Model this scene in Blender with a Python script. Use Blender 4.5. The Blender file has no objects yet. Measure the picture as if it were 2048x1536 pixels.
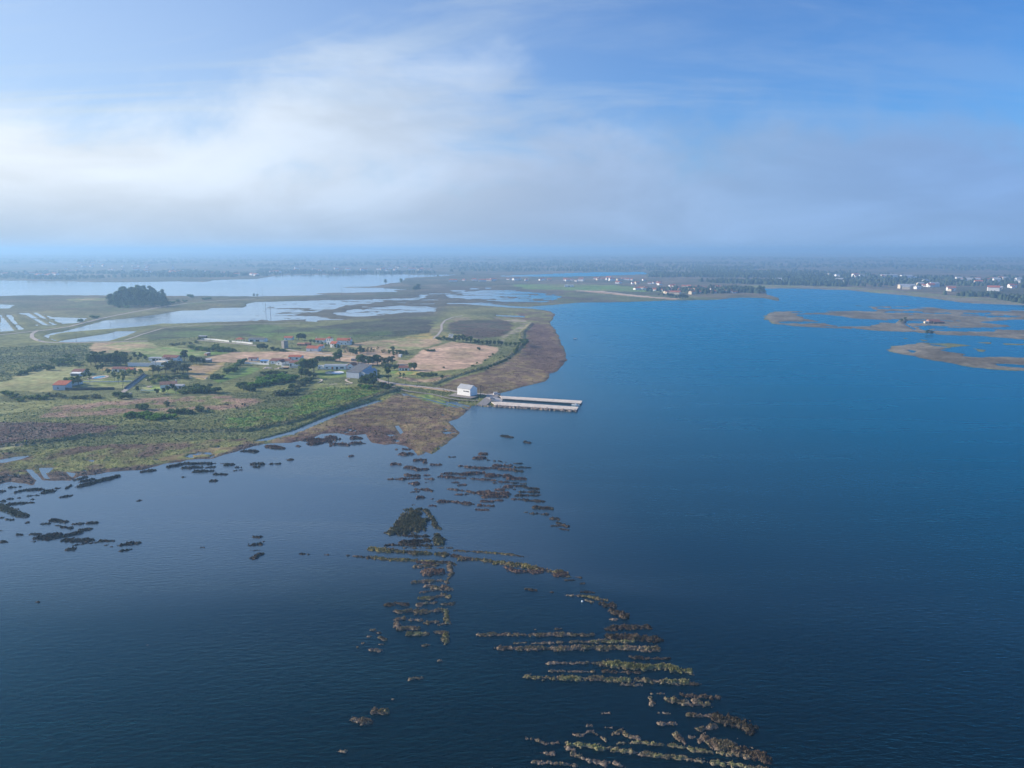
import bpy, bmesh, math, random
import numpy as np
from mathutils import Vector, Matrix

random.seed(7)
rng = np.random.default_rng(11)
scene = bpy.context.scene
COL = scene.collection
R = math.radians

# ------------------------------------------------------------------ camera
CAM_H = 115.0            # drone height above the lagoon, metres
FPX = 1462.0             # focal length in photo pixels (2048 wide)
PITCH = math.atan((768 - 500) / FPX)
cam_d = bpy.data.cameras.new('camera')
cam_d.sensor_fit = 'HORIZONTAL'
cam_d.sensor_width = 36.0
cam_d.lens = 36.0 * FPX / 2048.0
cam_d.clip_start = 1.0
cam_d.clip_end = 90000.0
cam = bpy.data.objects.new('camera', cam_d)
cam.location = (0, 0, CAM_H)
cam.rotation_euler = (math.pi / 2 - PITCH, 0, 0)
COL.objects.link(cam)
scene.camera = cam

# ------------------------------------------------------------------ light
SUN_AZ = R(-80)          # measured from the view direction (+Y), negative = towards -X
SUN_EL = R(24)
SUN_DIR = Vector((math.sin(SUN_AZ) * math.cos(SUN_EL), math.cos(SUN_AZ) * math.cos(SUN_EL), math.sin(SUN_EL)))
sun_d = bpy.data.lights.new('sun', 'SUN')
sun_d.energy = 5.0
sun_d.angle = R(0.6)
sun_d.color = (1.0, 0.86, 0.68)
sun = bpy.data.objects.new('sun', sun_d)
sun.rotation_euler = (-SUN_DIR).to_track_quat('-Z', 'Y').to_euler()
sun.location = (0, 0, 400)
COL.objects.link(sun)

scene.view_settings.view_transform = 'Standard'
scene.view_settings.look = 'None'
scene.view_settings.exposure = 0.52
scene.view_settings.gamma = 1.0
scene.cycles.max_bounces = 6
scene.cycles.volume_bounces = 1
scene.cycles.use_denoising = True

def N(nt, kind, **kw):
    n = nt.nodes.new(kind)
    for k, v in kw.items():
        if k == 'inp':
            for kk, vv in v.items():
                n.inputs[kk].default_value = vv
        else:
            setattr(n, k, v)
    return n

def math_n(nt, op, a, b=None, clamp=False, c=None):
    n = nt.nodes.new('ShaderNodeMath'); n.operation = op; n.use_clamp = clamp
    for i, q in enumerate((a, b, c)):
        if q is None: continue
        if isinstance(q, (int, float)): n.inputs[i].default_value = q
        else: nt.links.new(q, n.inputs[i])
    return n.outputs[0]

def mixc(nt, fac, a, b, blend='MIX'):
    n = nt.nodes.new('ShaderNodeMix'); n.data_type = 'RGBA'; n.blend_type = blend
    for sock, q in ((n.inputs[0], fac), (n.inputs[6], a), (n.inputs[7], b)):
        if isinstance(q, (int, float)): sock.default_value = q
        elif isinstance(q, tuple): sock.default_value = q if len(q) == 4 else (*q, 1)
        else: nt.links.new(q, sock)
    return n.outputs[2]

def ramp(nt, fac, stops):
    n = nt.nodes.new('ShaderNodeValToRGB')
    while len(n.color_ramp.elements) < len(stops): n.color_ramp.elements.new(0.5)
    for e, (p, c) in zip(n.color_ramp.elements, stops):
        e.position = p; e.color = c if len(c) == 4 else (*c, 1)
    if fac is not None: nt.links.new(fac, n.inputs[0])
    return n.outputs[0]

def maprange(nt, v, a, b, c=0.0, d=1.0, interp='SMOOTHSTEP'):
    n = nt.nodes.new('ShaderNodeMapRange'); n.interpolation_type = interp; n.clamp = True if interp == 'LINEAR' else n.clamp
    nt.links.new(v, n.inputs[0])
    n.inputs[1].default_value = a; n.inputs[2].default_value = b
    n.inputs[3].default_value = c; n.inputs[4].default_value = d
    return n.outputs[0]

# ------------------------------------------------------------------ sky
world = bpy.data.worlds.new('World'); scene.world = world
world.use_nodes = True
wt = world.node_tree; wt.nodes.clear()
tc = N(wt, 'ShaderNodeTexCoord')
vec = tc.outputs['Generated']
sky = N(wt, 'ShaderNodeTexSky', sky_type='NISHITA', sun_disc=False, sun_elevation=SUN_EL,
        sun_rotation=SUN_AZ, altitude=100.0, air_density=1.0, dust_density=0.6, ozone_density=2.5)
wt.links.new(vec, sky.inputs[0])
sep = N(wt, 'ShaderNodeSeparateXYZ'); wt.links.new(vec, sep.inputs[0])
X_, Y_, Z_ = sep.outputs
# closeness to the sun's bearing: low cloud is whiter on that side all round the sky
dotn = N(wt, 'ShaderNodeVectorMath', operation='DOT_PRODUCT'); wt.links.new(vec, dotn.inputs[0])
dotn.inputs[1].default_value = (math.sin(SUN_AZ), math.cos(SUN_AZ), 0)
glow = maprange(wt, dotn.outputs['Value'], -0.62, 0.86)
# low fog bank: uneven top edge
mp = N(wt, 'ShaderNodeMapping'); wt.links.new(vec, mp.inputs[0])
mp.inputs['Scale'].default_value = (2.5, 2.5, 5.2)
mp.inputs['Location'].default_value = (0.35, 1.1, 0.2)
n1 = N(wt, 'ShaderNodeTexNoise', inp={'Scale': 1.0, 'Detail': 8.0, 'Roughness': 0.58, 'Distortion': 0.35}); wt.links.new(mp.outputs[0], n1.inputs['Vector'])
top = math_n(wt, 'MULTIPLY_ADD', n1.outputs[0], 0.50, c=-0.122)
top = math_n(wt, 'MULTIPLY_ADD', glow, 0.055, c=top)
fogm = math_n(wt, 'SUBTRACT', top, Z_)
fogm = math_n(wt, 'MULTIPLY_ADD', fogm, 8.5, c=0.45)
fogm = maprange(wt, fogm, 0.0, 1.0)
# shading inside the bank
mp2 = N(wt, 'ShaderNodeMapping'); wt.links.new(vec, mp2.inputs[0])
mp2.inputs['Scale'].default_value = (3.6, 3.6, 9.5); mp2.inputs['Location'].default_value = (4.2, 0.4, 3.0)
n2 = N(wt, 'ShaderNodeTexNoise', inp={'Scale': 1.0, 'Detail': 6.0, 'Roughness': 0.55, 'Distortion': 0.5}); wt.links.new(mp2.outputs[0], n2.inputs['Vector'])
shade = maprange(wt, n2.outputs[0], 0.32, 0.68, 0.91, 1.11)
fcol = ramp(wt, glow, [(0.0, (0.23, 0.41, 0.77)), (0.25, (0.30, 0.47, 0.76)), (0.5, (0.42, 0.55, 0.77)), (0.75, (0.64, 0.75, 0.90)), (1.0, (0.86, 0.93, 1.0))])
flow = ramp(wt, glow, [(0.0, (0.27, 0.45, 0.76)), (0.5, (0.36, 0.50, 0.72)), (1.0, (0.52, 0.65, 0.82))])
fcol = mixc(wt, maprange(wt, Z_, -0.01, 0.10), flow, fcol)
fcol = mixc(wt, 1.0, fcol, shade, 'MULTIPLY')
# thin high streaks
den = math_n(wt, 'MAXIMUM', math_n(wt, 'ADD', Z_, 0.12), 0.05)
cx = math_n(wt, 'DIVIDE', X_, den); cy = math_n(wt, 'DIVIDE', Y_, den)
cmb = N(wt, 'ShaderNodeCombineXYZ'); wt.links.new(cx, cmb.inputs[0]); wt.links.new(cy, cmb.inputs[1])
mp3 = N(wt, 'ShaderNodeMapping'); wt.links.new(cmb.outputs[0], mp3.inputs[0])
mp3.inputs['Rotation'].default_value = (0, 0, R(24)); mp3.inputs['Scale'].default_value = (0.38, 1.15, 1)
n3 = N(wt, 'ShaderNodeTexNoise', inp={'Scale': 1.0, 'Detail': 10.0, 'Roughness': 0.62, 'Distortion': 0.8}); wt.links.new(mp3.outputs[0], n3.inputs['Vector'])
cir = math_n(wt, 'MULTIPLY', maprange(wt, n3.outputs[0], 0.46, 0.68, 0.0, 0.62), maprange(wt, Z_, 0.25, 0.75, 1.0, 0.3))
cir = math_n(wt, 'MULTIPLY', cir, math_n(wt, 'MULTIPLY_ADD', glow, 0.8, c=0.25), clamp=True)
veil = math_n(wt, 'MULTIPLY', math_n(wt, 'POWER', glow, 1.3), maprange(wt, Z_, 0.18, 0.60, 0.60, 0.06))
cir = math_n(wt, 'SUBTRACT', 1.0, math_n(wt, 'MULTIPLY', math_n(wt, 'SUBTRACT', 1.0, cir), math_n(wt, 'SUBTRACT', 1.0, veil)))
ccol = ramp(wt, glow, [(0.0, (0.42, 0.58, 0.86)), (1.0, (0.80, 0.92, 1.0))])
bg1 = N(wt, 'ShaderNodeBackground', inp={'Strength': 0.094}); 
skyc = mixc(wt, 1.0, sky.outputs[0], (0.42, 0.80, 1.26), 'MULTIPLY')
wt.links.new(skyc, bg1.inputs[0])
bg2 = N(wt, 'ShaderNodeBackground', inp={'Strength': 0.60}); wt.links.new(ccol, bg2.inputs[0])
bg3 = N(wt, 'ShaderNodeBackground', inp={'Strength': 0.70}); wt.links.new(fcol, bg3.inputs[0])
mx1 = N(wt, 'ShaderNodeMixShader'); wt.links.new(cir, mx1.inputs[0]); wt.links.new(bg1.outputs[0], mx1.inputs[1]); wt.links.new(bg2.outputs[0], mx1.inputs[2])
mx2 = N(wt, 'ShaderNodeMixShader'); wt.links.new(fogm, mx2.inputs[0]); wt.links.new(mx1.outputs[0], mx2.inputs[1]); wt.links.new(bg3.outputs[0], mx2.inputs[2])
wo = N(wt, 'ShaderNodeOutputWorld'); wt.links.new(mx2.outputs[0], wo.inputs[0])

HAZE_DENSITY = 0.00021
HAZE_COLOR = (0.38, 0.66, 0.99)

# ------------------------------------------------------------------ helpers
CP, SP = math.cos(PITCH), math.sin(PITCH)
def P(u, v, z=0.0):
    """where the sight line through photo pixel (u, v) meets the level z -> world x, y"""
    x = (u - 1024) / FPX; y = (768 - v) / FPX
    dy = CP + y * SP; dz = -SP + y * CP
    t = (z - CAM_H) / dz
    return (x * t, dy * t)
def PP(pts, z=0.0): return np.array([P(u, v, z) for u, v in pts])
def Zm(ox, oy, s): return lambda a, b: (ox + a / s, oy + b / s)

def _hash(xi, yi, seed):
    h = (xi.astype(np.int64) * 374761393 + yi.astype(np.int64) * 668265263 + seed * 1274126177) & 0xffffffff
    h = ((h ^ (h >> 13)) * 1274126177) & 0xffffffff
    h = ((h ^ (h >> 15)) * 2246822519) & 0xffffffff
    return ((h ^ (h >> 16)) & 0xffffff) / float(0xffffff)
def vnoise(x, y, seed=0):
    xf = np.floor(x); yf = np.floor(y)
    fx = x - xf; fy = y - yf
    fx = fx * fx * (3 - 2 * fx); fy = fy * fy * (3 - 2 * fy)
    a = _hash(xf, yf, seed); b = _hash(xf + 1, yf, seed); c = _hash(xf, yf + 1, seed); d = _hash(xf + 1, yf + 1, seed)
    return (a + (b - a) * fx) * (1 - fy) + (c + (d - c) * fx) * fy
def fbm(x, y, scale, octv=3, seed=0, rough=0.5):
    s = np.zeros_like(x); amp = 1.0; tot = 0.0; f = 1.0 / scale
    for i in range(octv):
        s += amp * (vnoise(x * f + 17.3 * i, y * f - 9.1 * i, seed + 31 * i) * 2 - 1); tot += amp
        amp *= rough; f *= 2.03
    return s / tot
def sstep(a, b, x):
    t = np.clip((x - a) / (b - a), 0, 1); return t * t * (3 - 2 * t)

def seg_dist(px, py, pts):
    d = np.full(px.shape, 1e9)
    for (x0, y0), (x1, y1) in zip(pts[:-1], pts[1:]):
        dx, dy = x1 - x0, y1 - y0; L2 = dx * dx + dy * dy + 1e-9
        t = np.clip(((px - x0) * dx + (py - y0) * dy) / L2, 0, 1)
        d = np.minimum(d, (px - x0 - t * dx) ** 2 + (py - y0 - t * dy) ** 2)
    return np.sqrt(d)
def poly_sd(px, py, poly):
    """signed distance, positive inside"""
    n = len(poly); inside = np.zeros(px.shape, bool)
    for i in range(n):
        x0, y0 = poly[i]; x1, y1 = poly[(i + 1) % n]
        if y0 == y1: continue
        c = ((y0 > py) != (y1 > py)) & (px < (x1 - x0) * (py - y0) / (y1 - y0) + x0)
        inside ^= c
    d = seg_dist(px, py, np.vstack([poly, poly[:1]]))
    return np.where(inside, d, -d)

def new_mesh_obj(name, verts, faces, mats=None, parent=None, loc=None, smooth=False, col=None):
    me = bpy.data.meshes.new(name)
    me.from_pydata(verts, [], faces)
    return finish(name, me, mats, parent, loc, smooth, col)
def finish(name, me, mats=None, parent=None, loc=None, smooth=False, col=None):
    if mats is not None:
        for m in (mats if isinstance(mats, (list, tuple)) else [mats]): me.materials.append(m)
    if col is not None:
        at = me.color_attributes.new('Col', 'FLOAT_COLOR', 'POINT')
        at.data.foreach_set('color', np.ascontiguousarray(np.column_stack([col, np.ones(len(col))]), np.float32).ravel())
    if smooth: me.polygons.foreach_set('use_smooth', np.ones(len(me.polygons), bool))
    me.update()
    o = bpy.data.objects.new(name, me); COL.objects.link(o)
    if parent is not None: o.parent = parent
    if loc is not None: o.location = loc
    return o
def np_mesh(name, V, F, k):
    """fast mesh from arrays, all faces with k corners"""
    me = bpy.data.meshes.new(name)
    V = np.ascontiguousarray(V, np.float32); F = np.ascontiguousarray(F, np.int32)
    me.vertices.add(len(V)); me.vertices.foreach_set('co', V.ravel())
    me.loops.add(F.size); me.loops.foreach_set('vertex_index', F.ravel())
    me.polygons.add(len(F)); me.polygons.foreach_set('loop_start', np.arange(0, F.size, k, dtype=np.int32))
    me.update(calc_edges=True)
    return me
def tag(o, label=None, cat=None, group=None, kind=None):
    if label: o['label'] = label
    if cat: o['category'] = cat
    if group: o['group'] = group
    if kind: o['kind'] = kind
    return o
def empty(name, loc, rz=0.0):
    o = bpy.data.objects.new(name, None); COL.objects.link(o)
    o.location = loc; o.rotation_euler = (0, 0, rz); o.empty_display_size = 0.5
    return o
def copy_tree(o, parent=None):
    c = o.copy(); COL.objects.link(c); c.parent = parent
    for ch in o.children: copy_tree(ch, c)
    return c

class MB:
    """collects boxes and prisms for one mesh"""
    def __init__(s): s.v = []; s.f = []
    def add(s, vs, fs):
        b = len(s.v); s.v += [tuple(q) for q in vs]; s.f += [tuple(b + i for i in f) for f in fs]; return s
    def box(s, x0, x1, y0, y1, z0, z1):
        return s.add([(x0, y0, z0), (x1, y0, z0), (x1, y1, z0), (x0, y1, z0), (x0, y0, z1), (x1, y0, z1), (x1, y1, z1), (x0, y1, z1)],
                     [(0, 3, 2, 1), (4, 5, 6, 7), (0, 1, 5, 4), (1, 2, 6, 5), (2, 3, 7, 6), (3, 0, 4, 7)])
    def prism(s, pts, z0, z1):
        n = len(pts)
        return s.add([(x, y, z0) for x, y in pts] + [(x, y, z1) for x, y in pts],
                     [tuple(reversed(range(n))), tuple(range(n, 2 * n))] + [(i, (i + 1) % n, n + (i + 1) % n, n + i) for i in range(n)])
    def extrude_y(s, prof, y0, y1):
        n = len(prof)
        return s.add([(x, y0, z) for x, z in prof] + [(x, y1, z) for x, z in prof],
                     [tuple(range(n)), tuple(reversed(range(n, 2 * n)))] + [(i, n + i, n + (i + 1) % n, (i + 1) % n) for i in range(n)])
    def tube(s, p0, p1, r0, r1, n=7):
        a = Vector(p0); b = Vector(p1); d = (b - a).normalized()
        e = d.orthogonal().normalized(); g = d.cross(e)
        vs = []
        for q, rr in ((a, r0), (b, r1)):
            for i in range(n):
                t = 2 * math.pi * i / n; vs.append(q + (e * math.cos(t) + g * math.sin(t)) * rr)
        return s.add(vs, [tuple(reversed(range(n))), tuple(range(n, 2 * n))] + [(i, (i + 1) % n, n + (i + 1) % n, n + i) for i in range(n)])
    def obj(s, name, mat, parent=None, loc=None, smooth=False):
        return new_mesh_obj(name, s.v, s.f, mat, parent, loc, smooth)

# ------------------------------------------------------------------ materials
def mat_plain(name, col, rough=0.8, noise=0.18, scale=0.6, spec=0.2, metallic=0.0, bump=0.0):
    m = bpy.data.materials.new(name); m.use_nodes = True; nt = m.node_tree
    b = nt.nodes['Principled BSDF']
    g = N(nt, 'ShaderNodeNewGeometry')
    n = N(nt, 'ShaderNodeTexNoise', inp={'Scale': scale, 'Detail': 5.0, 'Roughness': 0.6}); nt.links.new(g.outputs['Position'], n.inputs['Vector'])
    f = maprange(nt, n.outputs[0], 0.3, 0.7, 1 - noise, 1 + noise)
    c = mixc(nt, 1.0, (*col, 1), f, 'MULTIPLY')
    nt.links.new(c, b.inputs['Base Color'])
    b.inputs['Roughness'].default_value = rough; b.inputs['Specular IOR Level'].default_value = spec
    b.inputs['Metallic'].default_value = metallic
    if bump:
        bp = N(nt, 'ShaderNodeBump', inp={'Strength': 0.6, 'Distance': bump}); nt.links.new(n.outputs[0], bp.inputs['Height']); nt.links.new(bp.outputs[0], b.inputs['Normal'])
    return m
def mat_vcol(name, rough=0.95, noise=0.35, scale=0.5, spec=0.05, bump=0.0, fine=3.0):
    m = bpy.data.materials.new(name); m.use_nodes = True; nt = m.node_tree
    b = nt.nodes['Principled BSDF']
    at = N(nt, 'ShaderNodeAttribute', attribute_name='Col')
    g = N(nt, 'ShaderNodeNewGeometry')
    n = N(nt, 'ShaderNodeTexNoise', inp={'Scale': scale, 'Detail': 6.0, 'Roughness': 0.68}); nt.links.new(g.outputs['Position'], n.inputs['Vector'])
    nb = N(nt, 'ShaderNodeTexNoise', inp={'Scale': scale * 0.09, 'Detail': 4.0, 'Roughness': 0.6}); nt.links.new(g.outputs['Position'], nb.inputs['Vector'])
    f = maprange(nt, n.outputs[0], 0.28, 0.72, 1 - noise, 1 + noise)
    f2 = maprange(nt, nb.outputs[0], 0.3, 0.7, 1 - noise * 0.6, 1 + noise * 0.6)
    c = mixc(nt, 1.0, at.outputs['Color'], f, 'MULTIPLY'); c = mixc(nt, 1.0, c, f2, 'MULTIPLY')
    nt.links.new(c, b.inputs['Base Color'])
    b.inputs['Roughness'].default_value = rough; b.inputs['Specular IOR Level'].default_value = spec
    if bump:
        bp = N(nt, 'ShaderNodeBump', inp={'Strength': 0.8, 'Distance': bump}); nt.links.new(n.outputs[0], bp.inputs['Height']); nt.links.new(bp.outputs[0], b.inputs['Normal'])
    return m
def mat_leaf(name, a, b_, rough=0.75):
    """foliage: two greens mixed by clump noise and by a random shift for each plant"""
    m = bpy.data.materials.new(name); m.use_nodes = True; nt = m.node_tree
    b = nt.nodes['Principled BSDF']
    g = N(nt, 'ShaderNodeNewGeometry'); oi = N(nt, 'ShaderNodeObjectInfo')
    n = N(nt, 'ShaderNodeTexNoise', inp={'Scale': 0.55, 'Detail': 3.0}); nt.links.new(g.outputs['Position'], n.inputs['Vector'])
    c = mixc(nt, maprange(nt, n.outputs[0], 0.35, 0.65), (*a, 1), (*b_, 1))
    c = mixc(nt, 1.0, c, maprange(nt, oi.outputs['Random'], 0, 1, 0.78, 1.2, 'LINEAR'), 'MULTIPLY')
    nt.links.new(c, b.inputs['Base Color'])
    b.inputs['Roughness'].default_value = rough; b.inputs['Specular IOR Level'].default_value = 0.12
    # thin leaves let some sunlight through
    tr = N(nt, 'ShaderNodeBsdfTranslucent'); nt.links.new(mixc(nt, 1.0, c, (1.5, 1.7, 0.9, 1), 'MULTIPLY'), tr.inputs['Color'])
    mx = N(nt, 'ShaderNodeMixShader', inp={0: 0.38}); nt.links.new(b.outputs[0], mx.inputs[1]); nt.links.new(tr.outputs[0], mx.inputs[2])
    nt.links.new(mx.outputs[0], nt.nodes['Material Output'].inputs['Surface'])
    return m

M = {}
M['ground'] = mat_vcol('ground_soil_and_grass', noise=0.34, scale=0.16, bump=0.5)
M['tuft'] = mat_vcol('marsh_plants', noise=0.22, scale=0.8)
M['bank'] = mat_vcol('marsh_mud_and_roots', noise=0.3, scale=1.4, bump=0.25)
M['white'] = mat_plain('white_render', (0.86, 0.86, 0.84), 0.85, 0.05)
M['cream'] = mat_plain('cream_render', (0.66, 0.58, 0.44), 0.85, 0.1)
M['grey'] = mat_plain('grey_concrete_block', (0.30, 0.29, 0.28), 0.9, 0.18)
M['tile'] = mat_plain('terracotta_tiles', (0.42, 0.13, 0.07), 0.85, 0.25, 0.9)
M['oldtile'] = mat_plain('weathered_brown_tiles', (0.24, 0.11, 0.085), 0.9, 0.3, 0.9)
M['zinc'] = mat_plain('grey_sheet_roof', (0.40, 0.42, 0.44), 0.6, 0.08)
M['slate'] = mat_plain('dark_grey_roof', (0.15, 0.155, 0.16), 0.7, 0.15)
M['cladding'] = mat_plain('pale_sheet_cladding', (0.50, 0.56, 0.64), 0.6, 0.06)
M['glass'] = mat_plain('dark_window_glass', (0.03, 0.035, 0.045), 0.15, 0.1, spec=0.5)
M['orange'] = mat_plain('orange_door_paint', (0.55, 0.26, 0.05), 0.7, 0.1)
M['brick'] = mat_plain('pink_brick', (0.48, 0.24, 0.15), 0.9, 0.2)
M['concrete'] = mat_plain('pale_pier_concrete', (0.64, 0.57, 0.49), 0.9, 0.14, 0.35)
M['dark_conc'] = mat_plain('damp_concrete', (0.24, 0.225, 0.205), 0.8, 0.25)
M['asphalt'] = mat_plain('slipway_asphalt', (0.22, 0.215, 0.22), 0.9, 0.12)
M['stone'] = mat_plain('riprap_stone', (0.34, 0.27, 0.22), 0.95, 0.3)
M['road'] = mat_plain('dusty_road', (0.42, 0.37, 0.33), 0.95, 0.15, 0.2)
M['sand'] = mat_plain('ochre_sand', (0.50, 0.34, 0.20), 0.95, 0.15, 0.3)
M['wood'] = mat_plain('weathered_timber', (0.26, 0.235, 0.21), 0.9, 0.2, 0.8)
M['darkwood'] = mat_plain('dark_timber', (0.06, 0.055, 0.05), 0.9, 0.2)
M['bark'] = mat_plain('tree_bark', (0.12, 0.09, 0.065), 0.95, 0.3, 2.0)
M['paint_white'] = mat_plain('white_vehicle_paint', (0.75, 0.76, 0.77), 0.3, 0.03, spec=0.5)
M['paint_silver'] = mat_plain('silver_vehicle_paint', (0.42, 0.44, 0.46), 0.3, 0.03, spec=0.5)
M['rubber'] = mat_plain('tyre_rubber', (0.02, 0.02, 0.02), 0.8, 0.1)
M['pool'] = mat_plain('pool_water', (0.05, 0.32, 0.55), 0.1, 0.1, spec=0.5)
M['pond'] = mat_plain('dark_pond_water', (0.03, 0.04, 0.05), 0.12, 0.1, spec=0.5)
M['awning'] = mat_plain('blue_awning', (0.12, 0.30, 0.60), 0.8, 0.1)
M['pale_stone'] = mat_plain('pale_rubble', (0.55, 0.46, 0.38), 0.95, 0.2)
L = {}
L['dark'] = mat_leaf('dark_green_leaves', (0.045, 0.078, 0.032), (0.080, 0.118, 0.045))
L['mid'] = mat_leaf('mid_green_leaves', (0.078, 0.120, 0.040), (0.125, 0.175, 0.058))
L['light'] = mat_leaf('olive_green_leaves', (0.13, 0.165, 0.058), (0.20, 0.235, 0.085))
L['bright'] = mat_leaf('bright_green_leaves', (0.07, 0.155, 0.030), (0.12, 0.225, 0.045))
L['grey'] = mat_leaf('grey_green_leaves', (0.115, 0.13, 0.085), (0.17, 0.18, 0.115))
L['euc'] = mat_leaf('blue_green_leaves', (0.06, 0.09, 0.06), (0.10, 0.135, 0.085))
L['plume'] = mat_leaf('tan_plumes', (0.36, 0.29, 0.20), (0.46, 0.38, 0.27))
# ------------------------------------------------------------------ land and water outlines (read off the photograph, laid on the level ground)
FAR = 34000.0
shore = [(-420, 985), (-200, 978), (0, 969), (20, 964), (65, 971), (75, 962), (107, 961), (142, 961), (160, 952), (190, 950), (215, 944), (240, 942), (285, 940),
         (307, 934), (335, 927), (362, 924), (375, 920), (425, 917), (462, 905), (510, 891), (529, 887), (580, 885), (626, 877), (644, 868), (675, 867), (702, 872),
         (729, 869), (745, 885), (770, 889), (792, 887), (814, 892), (826, 901), (835, 911), (846, 909), (852, 904), (864, 909), (882, 898), (904, 880), (922, 864),
         (911, 855), (894, 844), (913, 838), (927, 827), (936, 819), (943, 812), (952, 811), (972, 814), (986, 813), (996, 800), (1001, 789), (1003, 786), (1019, 782),
         (1044, 774), (1074, 767), (1090, 763), (1098, 756), (1099, 747), (1112, 743), (1122, 733), (1133, 720), (1129, 700), (1121, 682), (1111, 660), (1099, 647),
         (1111, 629), (1099, 622), (1064, 617), (1040, 615.5), (1064, 613), (1106, 610), (1131, 607.5), (1161, 605), (1199, 605), (1269, 603.7), (1344, 601),
         (1424, 600), (1446, 598.7), (1461, 596), (1499, 595), (1536, 597), (1558, 602), (1556, 596), (1534, 589), (1531, 580.5), (1500, 578), (1450, 575.8), (1500, 575.6),
         (1536, 577), (1600, 577.5), (1691, 580), (1751, 586), (1811, 591), (1881, 599), (1926, 605.5), (1990, 609), (2120, 613), (2700, 622)]
main_land = np.vstack([PP(shore), [(FAR, 9000), (FAR, FAR), (-FAR, FAR), (-FAR, 500)]])
z0 = Zm(0, 500, 4); z1 = Zm(512, 500, 4); z2 = Zm(1024, 500, 4); z3 = Zm(1536, 500, 4)
def zp(z, pts): return [z(a, b) for a, b in pts]
WATER = [  # (outline, edge wobble in metres)
    ([(-900, 562), (0, 561), (88, 562), (212, 564.5), (275, 564), (345, 562.5), (410, 564), (430, 560), (512, 558), (557, 551), (687, 549), (812, 549), (872, 549.8), (922, 549),
      (877, 552.5), (812, 556), (802, 565), (782, 566), (750, 572.5), (687, 574.5), (762, 576), (822, 580), (787, 580), (794, 584), (737, 585), (662, 586), (632, 587.5),
      (660, 589.5), (622, 591), (562, 592.5), (512, 593), (340, 592), (217, 591), (125, 590.5), (25, 591), (0, 592.5), (-900, 595)], 9),
    ([(82, 672), (112, 665), (125, 664), (140, 660), (175, 650), (215, 640), (250, 637.5), (325, 627.5), (362, 621), (412, 620), (425, 616), (490, 615), (492, 607.5), (512, 604),
      (562, 602.5), (629, 601), (712, 599), (772, 602), (737, 607.5), (692, 610), (672, 617.5), (632, 624), (582, 630), (617, 632.5), (647, 635), (612, 637.5), (537, 642.5),
      (437, 644), (350, 647.5), (320, 647.5), (287, 652.5), (225, 657.5), (160, 662.5), (122, 666), (100, 671), (98, 676), (118, 682), (112, 684), (95, 676)], 5),
    ([(118, 682), (150, 677), (215, 667.5), (235, 662.5), (275, 662), (250, 672.5), (215, 682.5), (155, 684.3), (115, 684.3)], 2),
    ([(659, 625), (687, 624), (729, 612.5), (735, 614), (719, 622), (744, 615), (799, 611), (869, 615), (859, 625), (807, 625), (762, 631), (712, 634), (674, 630)], 9),
    ([(790, 605), (815, 604), (805, 607.5), (792, 608)], 5), ([(840, 590), (853, 590.5), (848, 596.5), (838, 597)], 3), ([(820, 597), (845, 592), (838, 598), (818, 601)], 5),
    (zp(z0, [(0, 515), (90, 520), (185, 635), (60, 650), (0, 655)]), 4), (zp(z0, [(150, 505), (330, 500), (420, 545), (380, 560), (460, 600), (300, 606), (230, 560)]), 5),
    (zp(z0, [(395, 535), (700, 545), (640, 582), (500, 592), (440, 570)]), 6), (zp(z0, [(-100, 428), (120, 440), (60, 470), (-100, 465)]), 7),
    (zp(z1, [(1530, 350), (1800, 322), (2048, 322), (2300, 348), (2450, 372), (2380, 412), (2048, 418), (1850, 405), (1560, 385)]), 22),
    (zp(z1, [(1590, 428), (1800, 424), (2048, 448), (2300, 462), (2340, 476), (2048, 462), (1750, 440)]), 4),
    (zp(z1, [(1700, 305), (1880, 302), (1860, 314), (1720, 315)]), 8), (zp(z1, [(1560, 322), (1680, 324), (1660, 334), (1580, 334)]), 8),
    (zp(z1, [(1920, 518), (2150, 528), (2150, 540), (1930, 530)]), 2),
    ([(1000, 551.5), (1100, 548), (1165, 545), (1285, 544), (1305, 548), (1200, 552), (1100, 553.5), (1000, 553.5)], 12),
    ([(0, 920), (30, 914), (62, 911), (40, 919), (10, 925), (-30, 927)], 1.0), ([(-420, 930), (-30, 926), (0, 921), (-30, 917)], 1.0),
    ([(53, 939), (62, 940), (85, 960), (78, 968), (66, 954)], 1.0), ([(80, 936), (105, 936), (100, 941), (90, 945), (100, 958), (88, 957)], 1.0),
    ([(132, 944), (152, 947), (145, 955), (138, 950)], .8), ([(175, 921), (190, 920), (186, 924)], .6), ([(790, 852), (797, 851), (806, 865), (801, 868)], .4),
    ([(803, 787), (812, 786), (818, 790), (808, 792)], .4), ([(896, 806), (905, 804), (925, 808), (940, 811), (938, 814), (915, 810)], .4),
]
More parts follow.
